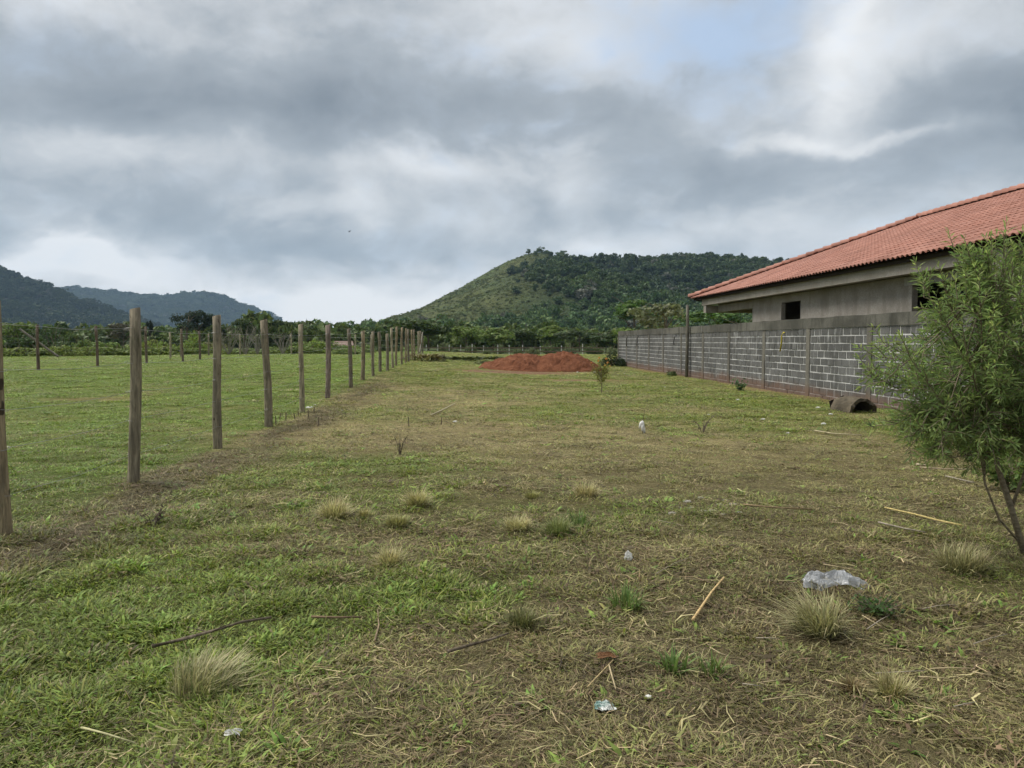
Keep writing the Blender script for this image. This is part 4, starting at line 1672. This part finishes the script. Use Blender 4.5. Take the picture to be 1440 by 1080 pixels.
    obj('crown', mesh_np('crown', V, F, np.array(LC)), LEAF_VERT, t_)


young_tree()


# ---- sapling with orange flowers
def flower_sapling():
    g = G(846, 553)
    t_ = empty('flowering_sapling', g, 0, 'thin sapling topped with small orange flowers before the dirt piles', 'sapling')
    mb = MB()
    r = np.random.default_rng(5)
    mb.tube([(0, 0, -.05), (.01, 0, .3), (-.01, 0, .75)], [.014, .012, .008], 6)
    C = []
    tips = []
    for k in range(22):
        a, z0 = r.uniform(0, 6.28), r.uniform(.25, .7)
        e = np.array([math.cos(a) * r.uniform(.1, .34), math.sin(a) * r.uniform(.1, .3), z0 + r.uniform(.15, .42)])
        mb.tube([(0, 0, z0), tuple(e * np.array([.6, .6, .9])), tuple(e)], [.006, .005, .003], 4, cap=False)
        tips.append(e)
        for q in range(34):
            f = r.uniform(.3, 1)
            C.append(np.array([0, 0, z0]) * (1 - f) + e * f + r.normal(0, .035, 3))
    mb.build('trunk', BARK, t_)
    C = np.array(C)
    V, F = leaf_quads(C, rand_dirs(len(C), r), .028, .4, r)
    c = lerp3((.16, .18, .05), (.28, .25, .065), np.repeat(r.random(len(C)), 4))
    obj('crown', mesh_np('crown', V, F, c), LEAF_VERT, t_)
    tips.sort(key=lambda e: -e[2])
    for e in tips[:7]:
        cc = np.tile(e + np.array([0, 0, .03]), (7, 1)) + r.normal(0, .012, (7, 3))
        V, F = leaf_quads(cc, rand_dirs(7, r), .026, .8, r)
        obj('flower', mesh_np('flower', V, F), FLOWER, t_)


flower_sapling()


# ---- tussocks, each a thing
def tussock(label, px, pb, wpx, hpx, tip, root, seed, lean=None, n=None, name='grass_tussock', cat='tussock', wide=(.003, .0065), group=None):
    g = G(px, pb)
    g[2] = float(ground_z(g[0], g[1]))
    dist_ = g[1]
    wr = wpx * dist_ / FPX / 2 * 1.12
    h = hpx * dist_ / FPX * .98
    n = n or int(300 + 1700 * wr)
    V, F = blade_arrays(n, wr * .55, (h * .45, h * 1.4), wide, (.05, 1.25), seed, (.0, .8), 0, lean)
    r = np.random.default_rng(seed + 1)
    f = np.tile(np.array([0, 0, .55, .55, 1.0]), n)
    bl_ = np.repeat(r.random(n), 5)
    c = lerp3(root, np.minimum(np.array(tip) * (1.22 if tip[0] < .5 else .95), .75), np.clip(f * 1.05 + (bl_ - .5) * .8, 0, 1))
    V[:, 2] -= .01
    me = mesh_np(name, V, F, c)
    o = obj(name, me, STRAW_VERT, loc=g)
    return tag(o, label, cat, group)


STRAW, STRAWD, SAGE, GREENT = (.66, .57, .31), (.50, .42, .21), (.15, .165, .055), (.12, .165, .05)
TUSS = [
    ('round straw tipped tussock with dark base, beside the smallest tuft', 470, 731, 50, 27, STRAW, SAGE),
    ('spiky straw coloured tussock leaning outwards beyond the low yellow clump', 587, 715, 36, 24, STRAW, SAGE),
    ('low yellowish double clump between the round and the spiky tussocks', 558, 742, 44, 19, (.30, .27, .12), SAGE),
    ('tiny upright straw tuft between round tussock and yellow clump', 512, 732, 14, 15, STRAWD, SAGE),
    ('pale straw tussock alone at the edge of the greener turf', 549, 797, 46, 25, STRAW, (.10, .115, .04)),
    ('small faded straw tussock beside the green and straw tussock', 728, 747, 44, 22, STRAW, SAGE),
    ('half green half straw tussock with leafy grass at its side', 784, 751, 46, 26, (.26, .27, .11), (.08, .12, .035)),
    ('dry bleached tussock on bare tan ground', 824, 701, 42, 22, STRAW, (.15, .13, .06)),
    ('flat little yellowish tuft beside the bleached tussock', 748, 702, 28, 11, (.33, .31, .13), (.14, .15, .05)),
    ('olive green wiry tussock standing in the green turf', 735, 884, 54, 30, (.20, .19, .085), (.07, .09, .03)),
    ('largest pale tussock leaning sideways in front of the plastic bag', 1155, 893, 74, 62, (.42, .38, .21), (.12, .13, .055)),
    ('wide bristly straw tussock near the foot of the young tree', 1352, 803, 88, 40, (.36, .32, .17), (.10, .11, .045)),
    ('small upright yellow tussock in the cut straw', 1254, 984, 44, 40, (.40, .35, .18), (.16, .15, .06)),
    ('short brown stubble tuft beside the small yellow tussock', 1198, 975, 36, 24, (.22, .165, .08), (.12, .10, .05)),
    ('long swept straw tussock beside the dark curved branch', 275, 975, 110, 54, (.40, .36, .20), (.09, .12, .04)),
]
for k, (lb, px, pb, w_, h_, tip, root) in enumerate(TUSS):
    tussock(lb, px, pb, w_, h_, tip, root, 900 + k, lean={10: (-.5, 0, 0), 14: (.5, .3, 0)}.get(k))
tussock('bright green leafy grass clump below the white stone', 880, 858, 62, 34, (.15, .21, .06), (.09, .14, .035), 950, n=150, wide=(.005, .009), name='green_grass_clump', cat='grass')
tussock('broad bladed green rosette lying beside dry stems', 945, 950, 60, 40, (.14, .20, .06), (.09, .13, .035), 951, n=46, wide=(.009, .018), name='broad_grass_clump', cat='grass')
tussock('green grass clump with broad blades next to the broad bladed rosette', 1000, 955, 44, 34, (.13, .19, .055), (.09, .13, .035), 952, n=60, wide=(.006, .011), name='green_grass_clump', cat='grass')
tussock('tall green grass clump at the edge of the green and straw tussock', 812, 741, 40, 26, (.12, .18, .05), (.08, .12, .035), 953, n=120, wide=(.004, .008), name='green_grass_clump', cat='grass')

# weeds beside the wall and under the young tree
r5 = np.random.default_rng(55)


def weed(label, px, pb, wpx, hpx, tint, seed, group=None, n=60, leaf=.03, name='leafy_weed', zg=None):
    g = G(px, pb)
    g[2] = float(ground_z(g[0], g[1]))
    r = np.random.default_rng(seed)
    wr, h = wpx * g[1] / FPX / 2, hpx * g[1] / FPX
    t_ = empty(name, g, 0, label, 'weed', group)
    mb = MB()
    C = []
    ns = 9 if n < 200 else 26
    for k in range(ns):
        a = r.uniform(0, 6.28)
        e = np.array([math.cos(a) * wr * r.uniform(.3, 1), math.sin(a) * wr * r.uniform(.3, 1), h * r.uniform(.4, 1.0)])
        mb.tube([(0, 0, -.03), tuple(e * np.array([.4, .4, .6])), tuple(e)], [.006, .004, .002], 4, cap=False)
        for q in range(n // ns + 1):
            f = r.uniform(.25, 1.05)
            C.append(e * np.array([f, f, f]) + r.normal(0, leaf * .9, 3))
    mb.build('stem', BARK, t_)
    C = np.array(C)
    C[:, 2] = np.maximum(C[:, 2], .01)
    N = rand_dirs(len(C), r)
    N[:, 2] = np.abs(N[:, 2]) + .5
    N /= np.linalg.norm(N, axis=1)[:, None]
    V, F = leaf_quads(C, N, leaf, .42, r)
    c = np.array(tint) * r.uniform(.7, 1.3, (len(C), 1))
    lm = obj('leaf_mass', mesh_np('leaf_mass', V, F, np.repeat(c, 4, 0)), LEAF_VERT, t_)
    lm['kind'] = 'stuff'


weed('bright green broad leaved weed at the foot of the wall', 1041, 549, 22, 16, (.06, .13, .05), 1, n=90, leaf=.06)
for k, (px, pb, w_, h_, n_, lf) in enumerate([(1395, 655, 60, 60, 260, .03), (1430, 640, 60, 80, 300, .03), (1360, 640, 70, 40, 260, .028), (1310, 640, 60, 30, 200, .025), (1425, 690, 60, 44, 240, .032), (1300, 620, 50, 24, 160, .026), (1270, 605, 40, 20, 120, .028)]):
    weed('tangled green weed growing between young tree and block wall', px, pb, w_ * 1.9, h_ * 1.5, (.14, .195, .06) if k % 3 else (.18, .235, .065), 20 + k, 'weeds behind the young tree', n_ * 5, lf)
weed('lone light green leafy seedling before the half pipe', 1226, 600, 14, 9, (.10, .17, .06), 40, n=50, leaf=.03)
weed('dark wilted weed stalk standing in the dry grass', 562, 640, 26, 30, (.07, .06, .04), 41, n=30, leaf=.016, name='dead_weed')
weed('dark dead weed with thin twigs in the mown grass by the white rag', 988, 608, 60, 30, (.075, .065, .04), 42, n=60, leaf=.022, name='dead_weed')
weed('leafy green seedling patch behind the small yellow tussock', 1235, 870, 90, 26, (.075, .125, .04), 43, n=240, leaf=.018, name='leafy_weed')
weed('dark brown dead weeds heaped against the first fence posts', 215, 745, 60, 28, (.06, .045, .03), 44, n=120, leaf=.016, name='dead_weed')

# ================================================================ LITTER, STICKS, STONES
# half buried broken concrete pipe
pipe = empty('broken_pipe', G(1214, 581), rad(-12), 'old broken half pipe with dark hollow lying against the wall', 'pipe')
mb = MB()
rr_ = random.Random(3)
V, F = [], []
nseg, nl = 14, 5
for side_ in (0, 1):
    R_ = .32 if side_ == 0 else .255
    for j in range(nl):
        for i in range(nseg + 1):
            a = math.pi * (-.12 + 1.2 * i / nseg)
            edge = .03 * rr_.uniform(-1, 1) if j in (0, nl - 1) else 0
            V.append((math.cos(a) * R_ * 1.02, j * .18 + edge, math.sin(a) * R_ + rr_.uniform(-.014, .014)))
n1_ = nseg + 1
for side_ in (0, 1):
    o_ = side_ * nl * n1_
    for j in range(nl - 1):
        for i in range(nseg):
            F.append((o_ + j * n1_ + i, o_ + j * n1_ + i + 1, o_ + (j + 1) * n1_ + i + 1, o_ + (j + 1) * n1_ + i))
o_ = nl * n1_
for i in range(nseg):
    F.append((i, i + 1, o_ + i + 1, o_ + i))
    q = (nl - 1) * n1_
    F.append((q + i, q + i + 1, o_ + q + i + 1, o_ + q + i))
for j in range(nl - 1):
    for e in (0, nseg):
        F.append((j * n1_ + e, (j + 1) * n1_ + e, o_ + (j + 1) * n1_ + e, o_ + j * n1_ + e))
mb.add(V, F)
pb_ = mb.build('pipe_shell', OLDPIPE, pipe, smooth=False)
pb_.rotation_euler = (0, 0, rad(18))
# dark sheet that closes the hollow at the back
mb = MB()
mb.add([(-.31, .7, -.1), (.31, .7, -.1), (.31, .8, .2), (-.31, .8, .2), (0, .74, .33)], [(0, 1, 2, 4, 3)])
pp = mb.build('hollow_back_sheet', SHADE_LATH, pipe)
pp.rotation_euler = (0, 0, rad(18))


def crumple(name, label, cat, c, sx, sy, sz, material, seed, sub=4, freq=3.0, amp=.55):
    bm = bmesh.new()
    bmesh.ops.create_icosphere(bm, subdivisions=sub, radius=1)
    r = np.random.default_rng(seed)
    P = np.array([v.co[:] for v in bm.verts])
    n = fbm(P[:, 0] * freq + P[:, 2] * 2.1 + seed, P[:, 1] * freq - P[:, 2] * 1.7, 3, seed)
    rid = np.abs(fbm(P[:, 0] * freq * 1.6 - P[:, 2], P[:, 1] * freq * 1.6 + P[:, 2] * 2, 3, seed + 4) - .5) * 2
    k = 1 + (n - .5) * amp * 1.6 - rid * amp * .55
    Q = P * k[:, None] * np.array([sx, sy, sz])
    Q[:, 2] = np.maximum(Q[:, 2], -.015)
    for v, q in zip(bm.verts, Q):
        v.co = Vector(q)
    me = bpy.data.meshes.new(name)
    bm.to_mesh(me)
    bm.free()
    o = obj(name, me, material, loc=c)
    return tag(o, label, cat)


def gz(px, py, up=0.0):
    g = G(px, py)
    g[2] = float(ground_z(g[0], g[1])) + up
    return g


def crumpled_sheet(name, label, cat, c, sx, sy, h, material, seed, rot=0):
    """thin crumpled film with sharp creases, draped on the grass"""
    n = 44
    U = np.linspace(-1, 1, n)
    X, Y = np.meshgrid(U, U)
    x = X + (fbm(X * 2, Y * 2, 3, seed) - .5) * .9
    y = Y + (fbm(X * 2 + 7, Y * 2, 3, seed + 1) - .5) * .9
    r1 = 1 - np.abs(fbm(X * 2.2 + 3, Y * 2.2, 2, seed + 2) - .5) * 4
    r2 = 1 - np.abs(fbm(X * 6.5 + 3, Y * 6.5, 3, seed + 3) - .5) * 6
    e = np.clip(1.15 - (X ** 2 + Y ** 2), 0, 1) ** .5
    two = .55 + .45 * np.abs(np.sin(X * 2.6 + .4))
    z = h * e * two * (.42 + .30 * r1 + .28 * r2) + .012
    V = np.stack([x.ravel() * sx, y.ravel() * sy, z.ravel()], 1)
    ii = (np.arange(n - 1)[:, None] * n + np.arange(n - 1)[None, :]).ravel()
    o = obj(name, mesh_np(name, V, np.stack([ii, ii + 1, ii + n + 1, ii + n], 1), smooth=False), material, loc=c, rot=(0, 0, rot))
    return tag(o, label, cat)


crumpled_sheet('plastic_bag', 'crumpled translucent grey plastic bag behind the largest tussock', 'bag', gz(1170, 828), .17, .10, .10, BAG, 5)
crumple('white_stone', 'white stone standing in grass above the bright green clump', 'stone', gz(884, 791, .03), .03, .024, .048, STONE, 7, 3)
crumpled_sheet('wrapper', 'torn green and white plastic wrapper lying in the turf', 'litter', gz(850, 1006, .02), .038, .03, .02, WRAP, 9)
crumple('white_bit', 'small white lump beside the torn wrapper', 'litter', gz(912, 993, .025), .014, .011, .010, PETAL_W, 10, 2)
crumpled_sheet('dead_leaf', 'curled orange brown dead leaf beside crossed dry stems', 'leaf', gz(852, 937, .025), .042, .025, .02, DEADLEAF, 12)
crumpled_sheet('dead_leaf', 'curled pale grey leaf in the turf below the swept tussock', 'leaf', gz(328, 1046, .025), .03, .02, .015, PETAL_W, 13)
# scattered chunks of mortar
CH = [(985, 702), (967, 707), (990, 722), (1012, 712), (1030, 712), (945, 724), (1003, 722), (1020, 705), (972, 716), (1040, 726), (955, 715), (1018, 728)]
for k, (px, py) in enumerate(CH):
    s = random.uniform(.024, .045)
    o = crumple('mortar_chunk', 'pale mortar chunk in the broken patch beside the long dry stem', 'rubble', gz(px, py, 0), s * 1.3, s * .9, s * .5, CHUNK, 30 + k, 2)
    o['group'] = 'broken mortar chunks in the grass'
for k, (px, py) in enumerate([(1038, 563), (997, 583), (1073, 590), (1108, 609), (1150, 574), (1158, 596), (935, 545), (878, 526), (868, 527), (1168, 583), (438, 574), (443, 571), (433, 575), (640, 594), (480, 578)]):
    s = random.uniform(.03, .06)
    o = crumple('litter_scrap', 'small white scrap scattered on the mown grass', 'litter', gz(px, py, s * .2), s, s * .7, s * .45, PETAL_W, 60 + k, 2)
    o['group'] = 'white scraps on the grass'

# white rag hung on a twig
g = gz(905, 609)
rag = empty('white_rag', g, 0, 'knotted white rag hanging on a thin dark twig in the grass', 'rag')
cl_ = MB()
cl_.tube([(-.03, 0, .262), (-.028, 0, .25), (-.02, 0, .21), (-.012, .005, .15), (.006, 0, .08), (.012, -.004, .012)], [.012, .024, .032, .03, .03, .014], 12, .22)
cl_.tube([(-.034, .005, .245), (-.05, .01, .21), (-.07, .01, .165), (-.088, .01, .105)], [.018, .026, .024, .008], 10, .14)
cl_.tube([(-.02, -.01, .2), (-.034, -.014, .12), (-.03, -.014, .05)], [.02, .022, .008], 10, .14)
cl_.build('cloth', WHITECLOTH, rag, smooth=True)
rag.scale = (.85, .85, .85)
MB().tube([(-.02, 0, -.03), (-.02, .0, .2), (.0, 0, .33), (.02, 0, .48)], [.007, .006, .005, .003], 6, .1).build('twig', BARK, rag)


def stick(label, pts, r0, r1, tint, mat_=STICK, name='stick', up=.035, twigs=0):
    P = []
    for i, (px, py) in enumerate(pts):
        g = gz(px, py, up + random.uniform(0, .006))
        P.append(Vector(g))
    c = P[0].copy()
    P = [p_ - c for p_ in P]
    rr_ = [r0 + (r1 - r0) * i / (len(P) - 1) for i in range(len(P))]
    mb = MB().tube(P, rr_, 8, .08)
    for k in range(twigs):
        s = P[0].lerp(P[-1], random.uniform(.3, .8))
        mb.tube([s, s + Vector((random.uniform(-.12, .12), random.uniform(-.05, .05), .05))], [r1 * .6, r1 * .2], 5, cap=False)
    o = mb.build(name, mat_, smooth=True)
    o.location = c
    o.color = (*tint, 1)
    return tag(o, label, 'stick')


YEL, TAN, BRN, GRYS = (.56, .40, .19), (.42, .34, .20), (.13, .085, .05), (.3, .26, .2)
stick('short peeled yellow stick lying alone in the dry grass', [(974, 881), (984, 867), (1000, 843), (1018, 822)], .008, .006, YEL)
stick('long yellow cane lying near the young tree', [(1244, 719), (1285, 728), (1320, 738), (1352, 746)], .007, .010, (.50, .40, .16))
stick('long thin brown stem lying beside the mortar chunks', [(1044, 718), (1090, 721), (1142, 723)], .008, .006, (.25, .18, .1))
stick('dark curved branch lying behind the swept straw tussock', [(214, 924), (260, 914), (300, 902), (340, 890), (382, 882)], .010, .007, BRN, BARK, 'branch', .05, 3)
stick('straight brown twig lying in the green turf', [(438, 877), (470, 879), (508, 881)], .007, .005, (.16, .11, .065))
stick('dark bent branch lying below the olive tussock', [(630, 935), (665, 925), (690, 917), (715, 907)], .009, .005, BRN, BARK, 'branch', .045, 2)
stick('forked dry twig standing in the turf by the straight twig', [(527, 912), (533, 890), (531, 868)], .006, .003, (.24, .18, .11), STICK, 'twig', .03, 3)
stick('pale thin stick lying far out on the mown grass', [(606, 587), (622, 579), (640, 570)], .016, .013, (.5, .44, .28))
stick('thin yellow stem crossing the dry grass beside the dead leaf', [(826, 982), (845, 962), (862, 944)], .004, .003, (.42, .32, .16))
stick('pale straw stem leaning on the dead leaf', [(856, 950), (866, 985)], .004, .003, TAN)
stick('grey stem lying beside the long yellow cane', [(1235, 742), (1270, 750), (1300, 756)], .008, .006, GRYS)
stick('dry white stem lying in the bare strip under the young tree', [(1330, 673), (1350, 678), (1370, 682)], .009, .007, GRYS)
stick('long pale cane across the bare strip behind the young tree', [(1287, 661), (1330, 663), (1395, 663)], .009, .007, (.38, .3, .2))
stick('short pale cane end in the bare strip beside the wall weeds', [(1288, 656), (1302, 657)], .014, .012, (.45, .38, .26))
stick('bent pale straw stem beside the broken pipe', [(1145, 607), (1170, 611), (1212, 614)], .012, .009, (.42, .36, .22))
stick('pale straw stem lying across the lower turf', [(115, 1034), (150, 1045), (190, 1058)], .005, .003, (.4, .38, .2))
for k in range(26):
    px, py = r5.uniform(900, 1430), r5.uniform(690, 1060)
    a = r5.uniform(-.9, .9)
    L_ = r5.uniform(25, 70)
    o = stick('dry pale stem scattered over the cut straw', [(px, py), (px + math.cos(a) * L_ * .5, py + math.sin(a) * L_ * .3), (px + math.cos(a) * L_, py + math.sin(a) * L_ * .5)], .0028, .0018, TAN if k % 3 else GRYS, STICK, 'dry_stem', .035)
    o['group'] = 'loose dry stems in the straw'
for k, (px, py) in enumerate([(388, 598), (393, 592), (402, 592), (415, 590), (420, 585), (434, 588), (441, 580), (447, 600), (620, 577 + 20), (575, 600)]):
    g = gz(px, py)
    o = MB().tube([(0, 0, -.03), (random.uniform(-.03, .03), 0, random.uniform(.1, .2))], [.012, .008], 6).build('cut_stump', BARK)
    o.location = g
    tag(o, 'short dark cut weed stump poking up beside the fence', 'stump', 'cut weed stumps along the fence')

# a bird far off
bmb = MB()
bmb.add([(-.25, 0, 0), (0, .04, .05), (.28, 0, 0), (0, -.04, -.05), (-.05, 1.0, .38), (.12, .95, .36), (.1, .05, 0), (-.08, .05, 0), (-.05, -.95, .2), (.1, -.92, .2), (.1, -.05, 0), (-.08, -.05, 0), (0, .0, .07)],
        [(0, 1, 12), (1, 2, 12), (2, 3, 12), (3, 0, 12), (0, 3, 2, 1), (7, 6, 5, 4), (11, 8, 9, 10)])
bo = bmb.build('bird', FEATHER)
bo.location = at_y(491, 326, 170)
bo.rotation_euler = (0, .2, .4)
tag(bo, 'dark bird flying with spread wings below the clouds', 'bird')

# ================================================================ GRASS
turf = [blade_mesh('turf', 28, .10, (.025, .055), (.005, .0105), (.3, 1.3), 10 + i, (.2, 1.0)) for i in range(4)]
fine = [blade_mesh('fine_grass', 30, .10, (.03, .08), (.002, .004), (.2, 1.2), 20 + i, (.1, 1.1)) for i in range(4)]
straw = [straw_mesh('straw', 26, .17, (.03, .11), (.0012, .0028), 30 + i) for i in range(4)]
leafy = [blade_mesh('leafy', 9, .03, (.035, .08), (.007, .014), (.5, 1.3), 40 + i, (.2, .8)) for i in range(3)]
chips = [straw_mesh('chips', 14, .12, (.015, .045), (.006, .016), 50 + i) for i in range(2)]
forms = turf + fine + straw + leafy + chips
NTu, NFi, NSt, NLe, NCh = 4, 4, 4, 3, 2
oTu, oFi, oSt, oLe, oCh = 0, 4, 8, 12, 15


def grass_zone(y0, y1, x0f, x1f, dens, scale, seed):
    """points with forms chosen by how dry the place is"""
    r = np.random.default_rng(seed)
    xa, xb = min(x0f(y0), x0f(y1)), max(x1f(y0), x1f(y1))
    n = int((xb - xa) * (y1 - y0) * dens)
    x, y = r.uniform(xa, xb, n), r.uniform(y0, y1, n)
    k = (x > x0f(y)) & (x < x1f(y))
    k &= ~((x > 9.32) & (y < 48))
    x, y = x[k], y[k]
    D, st = dryness(x, y)
    rd = redness(x, y)
    thin = fbm(x * 1.5, y * 1.5, 3, 91)
    clump = fbm(x * 5.5, y * 5.5, 3, 191)
    sparse = (1 - ss(clump, .36, .56)) * (1 - ss(y, 6, 14)) * .6
    k = r.random(len(x)) > np.clip(rd * 1.8 + .25 * (thin > .6) + sparse, 0, .97)
    hump = clump[k]
    x, y, D, st = x[k], y[k], D[k], st[k]
    u, w = r.random(len(x)), r.random(len(x))
    dj = np.clip(D + r.normal(0, .14, len(x)), 0, 1)
    kind = np.where(dj < .32, np.where(u < .62, 0, np.where(u < .95, 1, 3)),
                    np.where(dj < .55, np.where(u < .25, 0, np.where(u < .66, 1, np.where(u < .93, 2, 3))),
                             np.where(u < .08, 0, np.where(u < .46, 1, np.where(u < .84, 2, np.where(u < .87, 3, 4))))))
    cnt = np.array([NTu, NFi, NSt, NLe, NCh])[kind]
    off_ = np.array([oTu, oFi, oSt, oLe, oCh])[kind]
    idx = off_ + (w * cnt).astype(int)
    gcol = grass_colour(x, y, dj, st)
    green = lerp3((.125, .20, .040), (.215, .26, .058), r.random(len(x)))
    tan = lerp3((.19, .16, .078), (.46, .39, .21), r.random(len(x)) ** 1.5)
    brown = lerp3((.085, .064, .036), (.18, .135, .075), r.random(len(x)))
    c = gcol.copy()
    c = np.where((kind == 0)[:, None], .55 * green + .45 * gcol, c)
    c = np.where((kind == 1)[:, None], .3 * green + .7 * gcol, c)
    dn = ((kind == 1) & (dj > .5) & (r.random(len(x)) < .3) & (y < 7))[:, None]
    c = np.where(dn, brown * 1.2, c)
    c = np.where((kind == 3)[:, None], green * 1.1, c)
    c = np.where((kind == 2)[:, None], np.where((r.random(len(x)) < .5 + .4 * ss(y, 5, 10))[:, None], tan, brown), c)
    c = np.where((kind == 4)[:, None], brown, c)
    c = c * (.72 + .56 * fbm(x * 1.3, y * 1.3, 3, 211))[:, None] * r.uniform(.75, 1.25, (len(x), 1))
    mixy = (r.random(len(x)) < .14) & (kind < 2)
    c = np.where(mixy[:, None], tan * .8, c)
    c = c * (1 - .6 * st[:, None]) + np.array((.10, .072, .045)) * .6 * st[:, None]
    s = scale * r.uniform(.75, 1.3, len(x)) * (1 + .4 * (fbm(x * .9, y * .9, 2, 17) - .5))
    s = s * (.7 + .75 * ss(hump, .4, .75)) * (1 + .5 * st)
    s = np.where(x < -3.8, s * .85, s)
    P = np.stack([x, y, ground_z(x, y) - .004], 1)
    R = np.stack([r.normal(0, .06, len(x)), r.normal(0, .06, len(x)), r.uniform(0, 6.283, len(x))], 1)
    zs = .72 / (scale ** .8) * np.where(dj > .5, .72, .95) * (1 - .2 * ss(y, 5, 9))
    return P, R, np.stack([s, s, s * zs], 1), idx, c


zones = [(1.7, 3.6, lambda y: -.85 * y - .6, lambda y: .95 * y + .6, 1350, 1.1),
         (3.6, 6.5, lambda y: -.8 * y - .6, lambda y: .9 * y + .6, 820, 1.12),
         (6.5, 11, lambda y: -.76 * y - .6, lambda y: .85 * y + .6, 300, 1.25),
         (11, 18, lambda y: -.72 * y - .6, lambda y: np.minimum(.85 * y, 9.35), 140, 1.6),
         (18, 32, lambda y: -.70 * y - .6, lambda y: np.minimum(.85 * y, 9.35), 60, 2.2),
         (32, 55, lambda y: -.68 * y - 1, lambda y: .3 * y + 0 * y, 22, 3.2),
         (55, 84, lambda y: -.66 * y - 1, lambda y: .25 * y + 0 * y, 8, 4.6)]
allz = [grass_zone(*z, 600 + i) for i, z in enumerate(zones)]
cat_ = [np.concatenate([z[k] for z in allz]) for k in range(5)]
print('grass tufts', len(cat_[0]))
scatter('grass', 'short mixed green and dry grass covering the lot and paddock', 'grass', *cat_, forms, GRASS_INST)

# ================================================================ HAZE
hb = MB().box(-3100, 3100, -400, 4300, -4, 520)
hz_ = hb.build('haze', None)
hm = bpy.data.materials.new('thin_air_haze')
hm.use_nodes = True
nt = hm.node_tree
for n in list(nt.nodes):
    nt.nodes.remove(n)
ho = nt.nodes.new('ShaderNodeOutputMaterial')
pv = nt.nodes.new('ShaderNodeVolumePrincipled')
pv.inputs['Color'].default_value = (.50, .74, 1.0, 1)
pv.inputs['Density'].default_value = .0001
nt.links.new(pv.outputs[0], ho.inputs['Volume'])
hz_.data.materials.append(hm)
hz_['kind'] = 'stuff'
hz_['label'] = 'thin pale haze filling the valley air'
